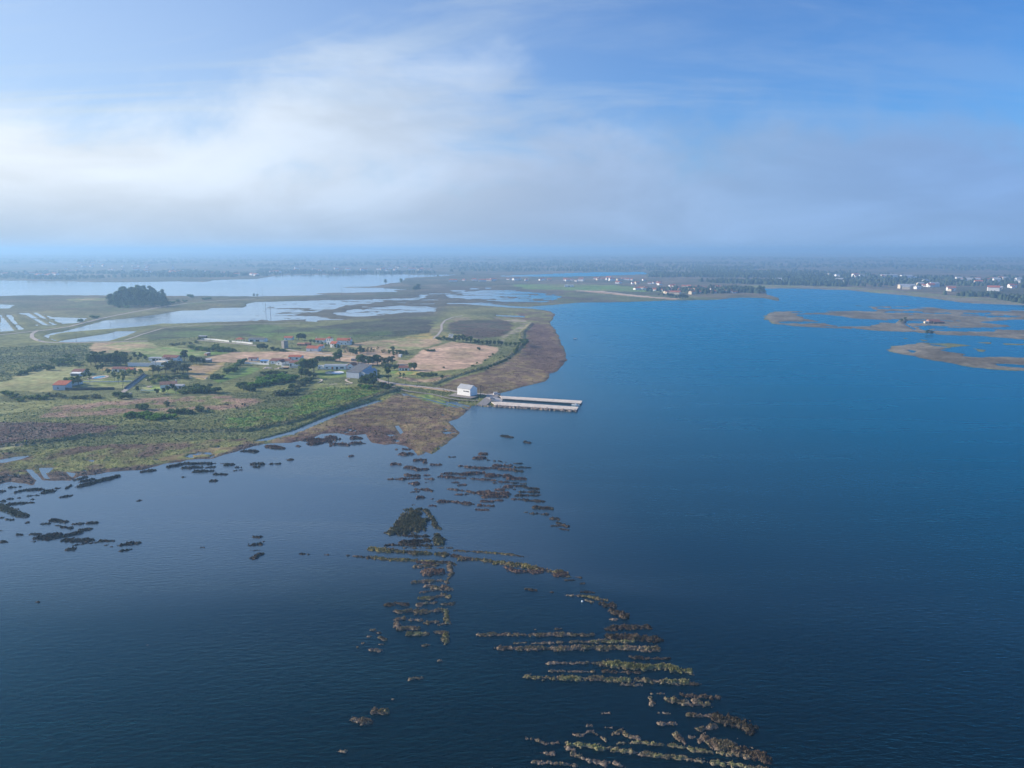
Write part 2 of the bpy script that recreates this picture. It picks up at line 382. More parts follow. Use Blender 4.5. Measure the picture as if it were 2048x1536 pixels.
LAND2 = [  # islands: outline, top height, edge wobble
    (zp(z3, [(0, 512), (80, 492), (400, 488), (860, 490), (820, 456), (1100, 450), (1320, 462), (1500, 476), (2048, 486), (2500, 500), (2500, 740), (2048, 718), (1700, 688), (1430, 680), (1320, 668), (1180, 660),
             (900, 645), (600, 630), (300, 615), (60, 590), (-6, 550)]), 0.6, 11),
    (zp(z3, [(560, 440), (700, 443), (880, 450), (720, 449)]), 0.4, 3),
    (zp(z3, [(940, 785), (1100, 760), (1230, 742), (1300, 768), (1420, 780), (1400, 800), (1540, 825), (1620, 850), (2048, 862), (2500, 880), (2500, 985), (2048, 964), (1700, 945), (1450, 905), (1250, 870), (1020, 822)]), 0.45, 9),
    (zp(z3, [(1300, 752), (1450, 745), (1620, 765), (1480, 775)]), 0.35, 4), (zp(z3, [(1680, 740), (1800, 735), (1780, 752)]), 0.35, 3),
    (zp(z3, [(1850, 745), (2048, 750), (2200, 760), (1900, 760)]), 0.35, 4), (zp(z3, [(1650, 790), (1760, 800), (1700, 812)]), 0.35, 4), (zp(z3, [(1080, 705), (1120, 706), (1100, 712)]), 0.3, 2),
    (zp(z3, [(1210, 715), (1290, 722), (1250, 730)]), 0.3, 2),
    (zp(z3, [(-40, 362), (40, 372), (85, 382), (92, 412), (40, 400), (-40, 384)]), 0.4, 3),
    (zp(z1, [(1120, 318), (1230, 316), (1250, 330), (1180, 338), (1100, 330)]), 0.3, 3),
    (zp(z0, [(1580, 560), (1740, 548), (1730, 566), (1600, 572)]), 0.3, 4), (zp(z0, [(1940, 545), (2048, 543), (2060, 552), (1960, 556)]), 0.3, 4), (zp(z0, [(600, 645), (700, 640), (690, 650), (610, 652)]), 0.3, 2),
    (zp(z1, [(70, 420), (160, 418), (150, 426), (80, 427)]), 0.3, 4), (zp(z1, [(90, 460), (240, 458), (230, 470), (110, 472)]), 0.3, 5), (zp(z1, [(280, 515), (470, 508), (560, 500), (540, 522), (380, 526)]), 0.35, 6),
    (zp(z1, [(580, 468), (700, 440), (820, 432), (900, 440), (720, 480), (620, 492)]), 0.35, 7), (zp(z1, [(920, 488), (1000, 480), (1010, 490), (930, 496)]), 0.3, 5),
]
WATER2 = [  # pools and creeks on the islands
    (zp(z3, [(240, 516), (420, 512), (560, 528), (700, 548), (960, 558), (800, 608), (560, 616), (480, 598), (300, 548)]), 9),
    (zp(z3, [(1340, 455), (1700, 476), (2048, 482), (1700, 484), (1500, 474)]), 2), (zp(z3, [(1085, 590), (1110, 565), (1125, 566), (1100, 590), (1190, 636), (1170, 638)]), 1),
    (zp(z3, [(1700, 578), (1900, 562), (2048, 556), (2400, 560), (2400, 640), (2048, 632), (1900, 600)]), 9), (zp(z3, [(1210, 625), (1290, 632), (1260, 642)]), 3),
    (zp(z3, [(1780, 905), (2048, 920), (2300, 940), (2048, 944), (1850, 925)]), 7), (zp(z3, [(1120, 800), (1180, 806), (1160, 820)]), 3),
]
DITCH = [  # water line, half width m
    ([(528, 880), (540, 877), (590, 864), (657, 836), (700, 820), (758, 802)], 3.3), ([(857, 795), (880, 800), (905, 807), (935, 818)], 0.9), ([(818, 790), (830, 794), (857, 799), (884, 807), (915, 815)], 1.4),
]
DIKES = [  # crest, half width m, height m
    ([(-420, 945), (-150, 914), (0, 896), (78, 889), (176, 876), (293, 869), (400, 867), (490, 864), (567, 850), (657, 824), (747, 796), (797, 780)], 6.0, 2.3),
    ([(866, 771), (905, 757), (943, 745), (977, 735), (1011, 720), (1033, 704), (1044, 690), (1044, 668), (1063, 648)], 4.5, 2.6),
    ([(-300, 690), (0, 668), (70, 662), (140, 653), (215, 634), (260, 625), (375, 606), (512, 597), (640, 594)], 7, 1.6),
    ([(250, 676), (325, 655), (375, 650), (512, 646), (620, 645)], 8, 1.8),
    (zp(z0, [(25, 515), (130, 640)]), 3.5, .7), (zp(z0, [(-40, 560), (100, 555)]), 3, .6), (zp(z0, [(190, 520), (330, 604)]), 4, .7), (zp(z0, [(250, 505), (400, 596)]), 4, .7), (zp(z0, [(320, 505), (430, 580)]), 3, .6),
    (zp(z0, [(20, 600), (150, 596)]), 4, .6), (zp(z0, [(200, 545), (420, 556)]), 4, .6),
    (zp(z3, [(700, 515), (900, 510), (1100, 512), (2048, 525)]), 6, 1.4), (zp(z3, [(1055, 590), (1090, 560), (1200, 548), (2300, 552)]), 7, 2.2),
]
# ground cover: outline, colour, second colour, patch size m, edge wobble m, plant height, plant density
BROWN = (0.125, 0.088, 0.066); MAROON = (0.100, 0.066, 0.056); GOLD = (0.180, 0.142, 0.076); OLIVE = (0.160, 0.168, 0.066); HEATH = (0.105, 0.120, 0.055)
DARKH = (0.085, 0.068, 0.058); GREEN = (0.115, 0.190, 0.048); LAWN = (0.13, 0.19, 0.05); TAN = (0.40, 0.275, 0.19); TAN2 = (0.32, 0.235, 0.145); YEL = (0.30, 0.235, 0.085); PALEG = (0.215, 0.225, 0.10)
GREYT = (0.165, 0.148, 0.112)
ZONES = [
    ([(-500, 700), (120, 690), (200, 690), (160, 740), (60, 760), (-500, 800)], HEATH, OLIVE, 25, 8, 1.0, .9),
    ([(-420, 1000), (-420, 935), (0, 908), (250, 888), (500, 876), (540, 876), (520, 892), (375, 925), (200, 955), (0, 985)], OLIVE, BROWN, 14, 2, .45, 1.0),
    ([(-420, 1000), (-420, 960), (0, 948), (160, 940), (300, 928), (380, 912), (500, 886), (520, 892), (375, 925), (200, 955), (0, 985)], DARKH, BROWN, 8, 2.5, .5, 1.2),
    ([(300, 915), (360, 906), (430, 893), (465, 893), (440, 908), (370, 917), (320, 922)], GOLD, OLIVE, 6, 2, .35, .6),
    ([(540, 892), (545, 880), (590, 868), (657, 840), (762, 803), (795, 786), (860, 792), (945, 812), (922, 838), (900, 844), (930, 864), (835, 920), (780, 895), (640, 872)], BROWN, GOLD, 6, 2, .4, 1.0),
    ([(545, 895), (600, 870), (700, 850), (770, 850), (815, 880), (830, 905), (770, 895), (640, 875)], MAROON, BROWN, 5, 4, .45, 1.1),
    ([(815, 790), (860, 790), (900, 802), (930, 812), (905, 812), (850, 802)], GREEN, OLIVE, 6, 1.5, .3, .6),
    ([(866, 778), (905, 761), (943, 749), (977, 739), (1011, 724), (1040, 706), (1052, 690), (1052, 668), (1070, 648), (1080, 620), (1120, 625), (1140, 720), (1103, 760), (1003, 790), (960, 785)], BROWN, GOLD, 6, 3, .4, 1.0),
    ([(1050, 695), (1060, 640), (1090, 640), (1115, 690), (1135, 720), (1100, 745), (1060, 735)], MAROON, BROWN, 14, 6, .45, 1.1),
    ([(900, 640), (1000, 636), (1060, 618), (1112, 628), (1100, 646), (1075, 648), (1040, 640)], BROWN, OLIVE, 20, 5, .4, .6),
    ([(815, 722), (845, 700), (905, 684), (960, 690), (1000, 695), (995, 702), (985, 712), (960, 727), (930, 737), (880, 742), (845, 745), (805, 740), (790, 735), (800, 720)], TAN, TAN2, 30, 2, .2, .10),
    ([(850, 760), (895, 750), (905, 752), (870, 765), (820, 763), (800, 755)], TAN2, BROWN, 10, 3, .4, .4),
    ([(700, 692), (720, 684), (800, 676), (870, 677), (890, 684), (840, 698), (800, 703), (745, 701)], TAN2, PALEG, 20, 3, .2, .15),
    ([(690, 700), (745, 701), (800, 704), (800, 720), (730, 735), (690, 725)], TAN2, TAN, 10, 3, .3, .3),
    ([(385, 722), (470, 704), (560, 704), (640, 703), (700, 706), (730, 712), (700, 724), (600, 717), (480, 726)], TAN2, TAN, 18, 3, .2, .15),
    ([(188, 685), (295, 683.5), (322, 696), (250, 706), (178, 705)], TAN2, PALEG, 18, 2, .2, .15),
    ([(260, 702), (330, 693), (400, 701), (460, 706), (350, 717), (290, 715)], PALEG, GREEN, 14, 2, .2, .2),
    ([(375, 731), (452, 724), (440, 738), (405, 760), (375, 752)], YEL, TAN2, 14, 2, .2, .2),
    ([(205, 735), (300, 735), (310, 742), (260, 742), (200, 741)], YEL, TAN2, 14, 1, .2, .1),
    ([(420, 759), (470, 738), (500, 734), (525, 737), (490, 752), (440, 766)], (0.115, 0.165, 0.06), GREEN, 8, 1, .3, .6),
    ([(-60, 775), (0, 766), (55, 746), (110, 733), (150, 735), (160, 738), (130, 760), (110, 776), (95, 784), (0, 782), (-60, 792)], PALEG, (0.27, 0.25, 0.12), 14, 3, .2, .2),
    ([(148, 779), (170, 762), (240, 755), (277, 751), (250, 776)], (0.16, 0.19, 0.06), PALEG, 8, 1, .2, .1),
    ([(283, 776), (312, 772), (345, 780), (370, 788), (300, 783)], LAWN, PALEG, 8, 1, .2, .1),
    ([(630, 742), (690, 739), (696, 753), (640, 759)], LAWN, (0.17, 0.2, 0.07), 6, .6, .1, .05),
    ([(780, 741), (835, 742), (850, 748), (800, 752), (780, 747)], LAWN, YEL, 8, 2, .2, .2),
    ([(560, 850), (600, 798), (640, 776), (740, 772), (765, 783), (700, 811), (600, 842), (480, 858), (470, 845)], GREEN, (0.15, 0.17, 0.05), 9, 4, .7, 1.0),
    ([(440, 860), (470, 830), (560, 812), (600, 820), (560, 846), (490, 860)], OLIVE, GREEN, 8, 4, .7, 1.0),
    ([(-300, 880), (-300, 850), (60, 842), (230, 852), (210, 866), (100, 878), (0, 892)], (0.11, 0.088, 0.072), MAROON, 14, 6, .6, .7),
    ([(100, 815), (250, 797), (450, 790), (530, 800), (460, 822), (300, 826), (180, 832), (80, 835)], (0.26, 0.175, 0.125), OLIVE, 12, 5, .5, .6),
    ([(-200, 830), (0, 805), (120, 800), (100, 825), (0, 845)], OLIVE, PALEG, 12, 5, .6, .7),
    ([(-420, 930), (0, 893), (100, 884), (60, 890), (0, 901)], PALEG, GREYT, 6, 2, .3, .4),
    ([(640, 652), (800, 636), (868, 640), (872, 664), (800, 673), (640, 673)], (0.072, 0.078, 0.048), (0.062, 0.056, 0.042), 40, 8, .7, .7),
    ([(893, 641), (1010, 641), (1030, 650), (1010, 672), (960, 678), (900, 668)], (0.095, 0.068, 0.052), (0.07, 0.068, 0.045), 25, 6, .6, .7),
    ([(280, 668), (330, 658), (500, 649), (620, 656), (780, 661), (790, 668), (700, 678), (560, 674), (420, 672), (300, 682)], (0.085, 0.12, 0.045), (0.07, 0.075, 0.045), 30, 8, .6, .6),
    ([(500, 668), (620, 664), (700, 672), (690, 684), (560, 680)], (0.13, 0.15, 0.05), GREEN, 25, 6, .4, .4),
    ([(840, 668), (880, 664), (930, 670), (890, 679), (800, 677)], YEL, OLIVE, 15, 4, .4, .4),
    ([(860, 660), (885, 642), (905, 636), (960, 633), (990, 637), (920, 641), (890, 650), (884, 668), (872, 678)], (0.22, 0.18, 0.115), OLIVE, 15, 3, .2, .3),
    ([(1005, 684), (1015, 672), (1040, 662), (1062, 646), (1040, 638), (1000, 634), (985, 636), (1030, 645), (1045, 650), (1020, 664), (1000, 676)], (0.25, 0.21, 0.165), OLIVE, 10, 3, .2, .2),
    ([(130, 599), (170, 595), (215, 596), (205, 602), (150, 603)], TAN2, OLIVE, 40, 6, 0, 0), ([(60, 612), (220, 603), (340, 608), (430, 600), (430, 604), (260, 624), (100, 620)], (0.10, 0.12, 0.055), (0.11, 0.095, 0.06), 60, 10, 0, 0),
    ([(1130, 585), (1300, 590), (1440, 596), (1424, 599), (1200, 603), (1120, 600)], (0.11, 0.12, 0.05), HEATH, 60, 15, 0, 0), ([(1100, 592), (1230, 592), (1240, 604), (1110, 606)], HEATH, DARKH, 60, 15, 0, 0),
    ([(1150, 582), (1200, 582), (1290, 592), (1360, 597), (1340, 599), (1270, 593)], TAN2, TAN, 60, 8, 0, 0), ([(1020, 568), (1230, 570), (1400, 586), (1200, 582), (1050, 578)], OLIVE, GREEN, 90, 15, 0, 0),
    ([(1440, 571), (1536, 570), (1700, 574), (1900, 590), (2100, 606), (2300, 616), (1900, 606), (1700, 584), (1540, 579)], OLIVE, GREYT, 70, 15, 0, 0),
]
RIGHTM = [LAND2[0][0], LAND2[2][0]]

_main = main_land
_water = [(PP(p), w) for p, w in WATER]; _land2 = [(PP(p), h, w) for p, h, w in LAND2]; _water2 = [(PP(p), w) for p, w in WATER2]
_ditch = [(PP(p), w) for p, w in DITCH]; _dikes = [(PP(p), w, h) for p, w, h in DIKES]
_zones = [(PP(p, 1.0),) + tuple(z) for p, *z in ZONES]
_rightm = [PP(p) for p in RIGHTM]

_pondzone = PP([(430, 650), (520, 612), (620, 596), (780, 594), (900, 572), (1130, 584), (1120, 606), (900, 614), (880, 634), (760, 640), (600, 645)])
def local(X, Y, poly, m):
    lo = poly.min(0) - m; hi = poly.max(0) + m
    return np.nonzero((X > lo[0]) & (X < hi[0]) & (Y > lo[1]) & (Y < hi[1]))[0]

def terrain(X, Y):
    """height, colour, plant height, plant density of the ground at world points"""
    n = len(X)
    rr = np.hypot(X, Y)
    wob = fbm(X, Y, 16, 3, 3); wobL = fbm(X, Y, 55, 3, 4); fine = fbm(X, Y, 4.5, 2, 9)
    h = np.full(n, -1.2)
    sd = poly_sd(X, Y, _main)
    farw = np.clip(rr / 700.0, 1, 6)
    s = sd + wob * 1.6 * farw + fine * 0.7
    lift = 0.5 + 0.7 * sstep(10, 60, sd)
    h = np.maximum(h, np.minimum(s * 0.16, lift))
    for poly, hm, w in _land2:
        i = local(X, Y, poly, 30)
        if not len(i): continue
        q = poly_sd(X[i], Y[i], poly) + wob[i] * w + wobL[i] * w * .8
        h[i] = np.maximum(h[i], np.minimum(q * 0.10, hm))
    for poly, w in _water:
        i = local(X, Y, poly, 60)
        if not len(i): continue
        q = poly_sd(X[i], Y[i], poly) + wob[i] * w * .6 + wobL[i] * w * .8 + fine[i] * min(w, 3) * .4
        h[i] = np.minimum(h[i], np.clip(-q * 0.15, -1.2, 3))
    for poly, w in _water2:
        i = local(X, Y, poly, 60)
        if not len(i): continue
        q = poly_sd(X[i], Y[i], poly) + wob[i] * w * .6 + wobL[i] * w * .8
        h[i] = np.minimum(h[i], np.clip(-q * 0.12, -1.2, 3))
    # small pools and ragged gaps in the wettest ground
    wet = np.zeros(n)
    for poly in _rightm: 
        i = local(X, Y, poly, 5); wet[i] = np.maximum(wet[i], sstep(0, 20, poly_sd(X[i], Y[i], poly)))
    sw = PP([(560, 655), (600, 600), (760, 594), (905, 580), (1110, 590), (1110, 606), (905, 612), (880, 634), (800, 632), (680, 645)])
    i = local(X, Y, sw, 5); wet[i] = np.maximum(wet[i], sstep(0, 40, poly_sd(X[i], Y[i], sw)))
    pool = fbm(X * .45, Y, 42, 4, 21, .6)
    h = h - wet * sstep(0.07, 0.22, pool) * 1.3
    bars = fbm(X * .35, Y, 26, 4, 88, .65)
    pw = np.zeros(n); i = local(X, Y, _pondzone, 5); pw[i] = sstep(0, 30, poly_sd(X[i], Y[i], _pondzone))
    h = np.where(h < .25, np.maximum(h, pw * sstep(.10, .20, bars) * 1.5 - 1.2), h)
    near = sstep(0, 4, sd) * (1 - sstep(10, 30, sd)) * (rr < 560)
    h = h - near * sstep(0.34, 0.5, fbm(X, Y, 7, 3, 33)) * 0.9
    for pl, w in _ditch:
        i = local(X, Y, pl, 12)
        d = seg_dist(X[i], Y[i], pl) + fine[i] * .5
        h[i] = np.minimum(h[i], np.clip((d - w) * 0.5, -.6, 3))
    dk = np.zeros(n)
    for pl, w, ht in _dikes:
        i = local(X, Y, pl, 25)
        d = seg_dist(X[i], Y[i], pl) + wob[i] * .8 + fine[i] * .5
        e = 1 - sstep(w * .25, w, d)
        h[i] = np.maximum(h[i], np.minimum(ht * e + .2, ht * .92) * (e > 0.02) - (e <= 0.02) * 2)
        dk[i] = np.maximum(dk[i], e)
    # inland rise far away
    hill = sstep(3600, 9000, Y + 0.12 * np.abs(X)) * (26 + 16 * fbm(X, Y, 2600, 2, 5)) + sstep(9000, 20000, rr) * 26
    h = np.where(h > 0.3, h + hill, h)
    h = h + np.where(h > .25, fine * .10 + wob * .12, 0)
    # colour
    c = np.empty((n, 3)); a = sstep(-.35, .45, wobL + .4 * wob)[:, None]
    c[:] = np.array(OLIVE) * (1 - a) + np.array(HEATH) * a
    fa = sstep(1000, 2200, rr)[:, None]
    patch = sstep(-.25, .3, fbm(X, Y, 150, 3, 71))[:, None]
    farc = np.array((0.075, 0.076, 0.046)) * (1 - patch) + np.array((0.135, 0.108, 0.072)) * patch
    c = c * (1 - fa) + farc * fa
    vh = np.full(n, .6); vd = np.full(n, .8)
    i = local(X, Y, _pondzone, 5); w = sstep(-20, 30, poly_sd(X[i], Y[i], _pondzone))[:, None]
    c[i] = c[i] * (1 - .8 * w) + np.array((.088, .076, .058)) * .8 * w
    for poly in _rightm:
        i = local(X, Y, poly, 5); w = sstep(-6, 4, poly_sd(X[i], Y[i], poly))[:, None]
        t = sstep(-.3, .4, wobL[i] + .5 * wob[i])[:, None]
        c[i] = c[i] * (1 - w) + (np.array(GREYT) * t + np.array((.115, .10, .072)) * (1 - t)) * w
    for poly, c1, c2, ps, w, ph, pd in _zones:
        i = local(X, Y, poly, 12 + w * 2)
        if not len(i): continue
        q = poly_sd(X[i], Y[i], poly) + wob[i] * w * 1.5 + fine[i] * min(w, 1.5)
        k = sstep(-1.0 - .3 * w, 1.0 + .3 * w, q)
        nb = fbm(X[i], Y[i], ps, 3, 100 + int(ps), .6)
        t = sstep(-.28, .34, nb)[:, None]
        c[i] = c[i] * (1 - k[:, None]) + (np.array(c1) * (1 - t) + np.array(c2) * t) * k[:, None]
        if c1 in (TAN, TAN2) or ps == 8:      # ploughed and mown strips
            ridge = np.sin((X[i] * .52 + Y[i] * .85) * (2 * np.pi / 13.0) + 1.4 * wobL[i]) * .5 + np.sin((X[i] * .52 + Y[i] * .85) * (2 * np.pi / 37.0)) * .5
            c[i] *= (1 + .13 * ridge * k)[:, None]
        vh[i] = vh[i] * (1 - k) + ph * k; vd[i] = vd[i] * (1 - k) + pd * k
    dkc = np.array((0.15, 0.135, 0.08))
    c = c * (1 - .65 * dk[:, None]) + dkc * .65 * dk[:, None]
    vh = vh * (1 - dk) + .9 * dk; vd = vd * (1 - dk) + 1.1 * dk
    # wet mud at the edge
    mud = (1 - sstep(.02, .22, h))[:, None] * (h < .3)[:, None]
    c = c * (1 - .55 * mud) + np.array((.055, .045, .04)) * .55 * mud
    c *= (1.32 + .28 * fine + .17 * wob)[:, None]
    vd = np.where(h > .12, vd, 0)
    return h, np.clip(c, .01, .9), vh, vd

def ground_z(x, y):
    h, *_ = terrain(np.array([float(x)]), np.array([float(y)])); return float(h[0])

# ---- the ground sheet: fine near by, coarser far away
OY = -40.0
rings = [150.0]
while rings[-1] < 30000:
    r = rings[-1]; rings.append(r + (max(1.35, 0.5 * (r + OY) ** 2 / (CAM_H * 731.0)) if r < 6000 else r * .12) if r > 330 else r + 9)
rings = np.array(rings)
ang = np.concatenate([np.radians(np.linspace(-90, -47, 22, endpoint=False)), np.radians(np.linspace(-47, 47, 861)), np.radians(np.linspace(47, 90, 23)[1:])])
RR, AA = np.meshgrid(rings, ang, indexing='ij')
GX = (RR * np.sin(AA)).ravel(); GY = (RR * np.cos(AA) + OY).ravel()
gh, gc, gvh, gvd = terrain(GX, GY)
nr, na = RR.shape
idx = np.arange(nr * na).reshape(nr, na)
F = np.stack([idx[:-1, :-1], idx[:-1, 1:], idx[1:, 1:], idx[1:, :-1]], -1).reshape(-1, 4)[:, ::-1]
keep = (gh[F] > -1.15).any(1)          # the lagoon bed itself is never seen
F = F[keep]
used = np.zeros(nr * na, bool); used[F] = True
remap = np.cumsum(used) - 1
Vg = np.column_stack([GX, GY, gh])[used]
me = np_mesh('ground', Vg, remap[F], 4)
ground = finish('ground', me, M['ground'], smooth=True, col=gc[used])
tag(ground, 'marsh, heath and field ground of the lagoon shores and islands', None, kind='structure')
print('ground faces', len(F))

# ---- lagoon water
m = bpy.data.materials.new('lagoon_water'); m.use_nodes = True; nt = m.node_tree
b = nt.nodes['Principled BSDF']
g = N(nt, 'ShaderNodeNewGeometry')
mpw = N(nt, 'ShaderNodeMapping'); nt.links.new(g.outputs['Position'], mpw.inputs[0]); mpw.inputs['Scale'].default_value = (0.0030, 0.0016, 1); mpw.inputs['Rotation'].default_value = (0, 0, R(18))
nl = N(nt, 'ShaderNodeTexNoise', inp={'Scale': 1.0, 'Detail': 4.0, 'Roughness': 0.5, 'Distortion': 0.8}); nt.links.new(mpw.outputs[0], nl.inputs['Vector'])
mpx = N(nt, 'ShaderNodeMapping'); nt.links.new(g.outputs['Position'], mpx.inputs[0]); mpx.inputs['Scale'].default_value = (0.30, 0.85, 1); mpx.inputs['Rotation'].default_value = (0, 0, R(-24))
nw = N(nt, 'ShaderNodeTexNoise', inp={'Scale': 1.0, 'Detail': 5.0, 'Roughness': 0.6, 'Distortion': 0.4}); nt.links.new(mpx.outputs[0], nw.inputs['Vector'])
sepx = N(nt, 'ShaderNodeSeparateXYZ'); nt.links.new(g.outputs['Position'], sepx.inputs[0])
# wind: the open lagoon to the east is rougher than the sheltered water behind the islets
wind = maprange(nt, math_n(nt, 'MULTIPLY_ADD', nl.outputs[0], 200.0, c=sepx.outputs[0]), -60.0, 380.0)
wind = math_n(nt, 'MAXIMUM', wind, maprange(nt, math_n(nt, 'MULTIPLY_ADD', nl.outputs[0], 120.0, c=sepx.outputs[1]), 385.0, 185.0, 0.0, 1.0))
rgh = math_n(nt, 'MULTIPLY_ADD', maprange(nt, nl.outputs[0], 0.38, 0.62), 0.09, c=0.015)
mps = N(nt, 'ShaderNodeMapping'); nt.links.new(g.outputs['Position'], mps.inputs[0]); mps.inputs['Scale'].default_value = (0.0045, 0.024, 1); mps.inputs['Rotation'].default_value = (0, 0, R(-14))
ns = N(nt, 'ShaderNodeTexNoise', inp={'Scale': 1.0, 'Detail': 6.0, 'Roughness': 0.6, 'Distortion': 0.6}); nt.links.new(mps.outputs[0], ns.inputs['Vector'])
lane = maprange(nt, ns.outputs[0], 0.40, 0.62)          # wind lanes: smoother and rougher streaks
rgh = math_n(nt, 'MULTIPLY_ADD', wind, 0.16, c=rgh)
rgh = math_n(nt, 'MULTIPLY_ADD', lane, 0.10, c=rgh)
# body colour: fading sky reflection painted in, near black close by, blue-green far out
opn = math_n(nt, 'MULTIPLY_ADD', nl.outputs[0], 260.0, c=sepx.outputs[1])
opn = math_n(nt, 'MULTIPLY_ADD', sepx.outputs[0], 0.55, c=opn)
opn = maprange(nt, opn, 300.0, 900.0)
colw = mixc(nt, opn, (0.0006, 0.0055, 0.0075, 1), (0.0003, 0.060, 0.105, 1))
# sheltered shallows: silty tone plus painted sky reflection, strongest in ponds behind the village
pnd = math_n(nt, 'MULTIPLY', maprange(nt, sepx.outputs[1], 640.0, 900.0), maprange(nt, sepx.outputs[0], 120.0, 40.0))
silt_sheen = mixc(nt, pnd, (0.052, 0.082, 0.112, 1), (0.20, 0.225, 0.25, 1))
colw = mixc(nt, maprange(nt, wind, 0.0, 0.55), silt_sheen, colw)

bp = N(nt, 'ShaderNodeBump', inp={'Distance': 0.62}); nt.links.new(math_n(nt, 'MULTIPLY_ADD', math_n(nt, 'MULTIPLY_ADD', lane, 0.5, c=wind), 0.42, c=0.06), bp.inputs['Strength']); nt.links.new(nw.outputs[0], bp.inputs['Height']); 
nt.nodes.remove(b)
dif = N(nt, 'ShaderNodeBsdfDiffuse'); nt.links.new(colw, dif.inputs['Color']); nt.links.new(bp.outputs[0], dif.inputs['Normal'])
glo = N(nt, 'ShaderNodeBsdfGlossy'); nt.links.new(rgh, glo.inputs['Roughness']); nt.links.new(bp.outputs[0], glo.inputs['Normal'])
nt.links.new(mixc(nt, wind, (0.92, 0.98, 1.0, 1), (0.12, 0.73, 0.92, 1)), glo.inputs['Color'])
fre = N(nt, 'ShaderNodeFresnel'); nt.links.new(math_n(nt, 'MULTIPLY_ADD', wind, -0.44, c=1.76), fre.inputs['IOR']); nt.links.new(bp.outputs[0], fre.inputs['Normal'])
mxw = N(nt, 'ShaderNodeMixShader'); nt.links.new(fre.outputs[0], mxw.inputs[0]); nt.links.new(dif.outputs[0], mxw.inputs[1]); nt.links.new(glo.outputs[0], mxw.inputs[2])
nt.links.new(mxw.outputs[0], nt.nodes['Material Output'].inputs['Surface'])
W_ = 33000.0
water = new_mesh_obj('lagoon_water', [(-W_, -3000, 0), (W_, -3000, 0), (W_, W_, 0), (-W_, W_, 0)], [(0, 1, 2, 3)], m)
tag(water, 'blue open water of the lagoon', None, kind='structure')
bed = new_mesh_obj('lagoon_bed', [(-W_, -3000, -1.6), (W_, -3000, -1.6), (W_, W_, -1.6), (-W_, W_, -1.6)], [(0, 1, 2, 3)], M['dark_conc'])
tag(bed, 'mud bed of the lagoon', None, kind='structure')

# ---- haze
hm = bpy.data.materials.new('haze'); hm.use_nodes = True; ht = hm.node_tree; ht.nodes.clear()
pv = N(ht, 'ShaderNodeVolumePrincipled'); pv.inputs['Color'].default_value = (*HAZE_COLOR, 1); pv.inputs['Density'].default_value = HAZE_DENSITY; pv.inputs['Anisotropy'].default_value = 0.25
ou = N(ht, 'ShaderNodeOutputMaterial'); ht.links.new(pv.outputs[0], ou.inputs['Volume'])
hz = MB().box(-34000, 34000, -4000, 34000, -3.0, 150.0).obj('haze', hm)
tag(hz, 'pale blue haze hanging over the lagoon and far shores', 'haze', kind='stuff')

# ---- low plants over the near land, as real tufts
def tufts(X, Y, Z, hgt, rad, col, blades=4, lean=.6, name='tufts'):
    """each tuft is a fan of leaning triangles"""
    n = len(X); k = blades
    th = rng.uniform(0, 2 * np.pi, (n, 1)) + np.arange(k)[None] * 2 * np.pi / k + rng.normal(0, .3, (n, k))
    ct, st = np.cos(th), np.sin(th)
    rad = rad[:, None] * rng.uniform(.7, 1.3, (n, k)); hh = hgt[:, None] * rng.uniform(.6, 1.2, (n, k))
    wdt = rad * .75
    V = np.empty((n, k, 3, 3))
    bx = X[:, None]; by = Y[:, None]; bz = Z[:, None] - .1
    V[:, :, 0, 0] = bx - st * wdt + ct * rad * .35; V[:, :, 0, 1] = by + ct * wdt + st * rad * .35; V[:, :, 0, 2] = bz
    V[:, :, 1, 0] = bx + st * wdt + ct * rad * .35; V[:, :, 1, 1] = by - ct * wdt + st * rad * .35; V[:, :, 1, 2] = bz
    V[:, :, 2, 0] = bx - ct * rad * (.5 - lean); V[:, :, 2, 1] = by - st * rad * (.5 - lean); V[:, :, 2, 2] = bz + hh
    V = V.reshape(-1, 3); Fc = np.arange(len(V)).reshape(-1, 3)
    cc = np.repeat(col[:, None] * rng.uniform(.8, 1.2, (n, k, 1)), 3, axis=1).reshape(n, k, 3, 3) if False else np.repeat((col[:, None, :] * rng.uniform(.75, 1.25, (n, k, 1)))[:, :, None, :], 3, axis=2)
    return np_mesh(name, V, Fc, 3), cc.reshape(-1, 3)

npt = 330000
rr_ = np.sqrt(rng.uniform(300 ** 2, 620 ** 2, npt)); keepn = rng.uniform(size=npt) < 1
rr2 = np.sqrt(rng.uniform(620 ** 2, 1050 ** 2, npt)); 
RRs = np.concatenate([rr_, rr2]); AAs = np.radians(rng.uniform(-41, 12, 2 * npt))
tx = RRs * np.sin(AAs); ty = RRs * np.cos(AAs)
th_, tcx, tvh, tvd = terrain(tx, ty)
kk = rng.uniform(size=len(tx)) < tvd * np.where(RRs < 620, .62, .34)
tx, ty, th_, tcx, tvh = tx[kk], ty[kk], th_[kk], tcx[kk], tvh[kk]
big = (rng.uniform(size=len(tx)) < .06) & (tvh > .35)
hg = .55 * tvh * rng.uniform(.5, 1.3, len(tx)) * np.where(big, 2.0, 1); rd = (.35 + tvh * .5) * rng.uniform(.7, 1.4, len(tx)) * np.where(big, 1.7, 1)
tcol = tcx * rng.uniform(.8, 1.6, (len(tx), 1)); tcol[big] *= np.array([.75, .9, .7])
tm, tcc = tufts(tx, ty, th_, hg, rd, tcol, 3)
to = finish('marsh_vegetation', tm, M['tuft'], col=np.clip(tcc, .01, .8))
tag(to, 'low brown and olive marsh and heath plants covering the island', 'vegetation', kind='stuff')
print('land tufts', len(tx))
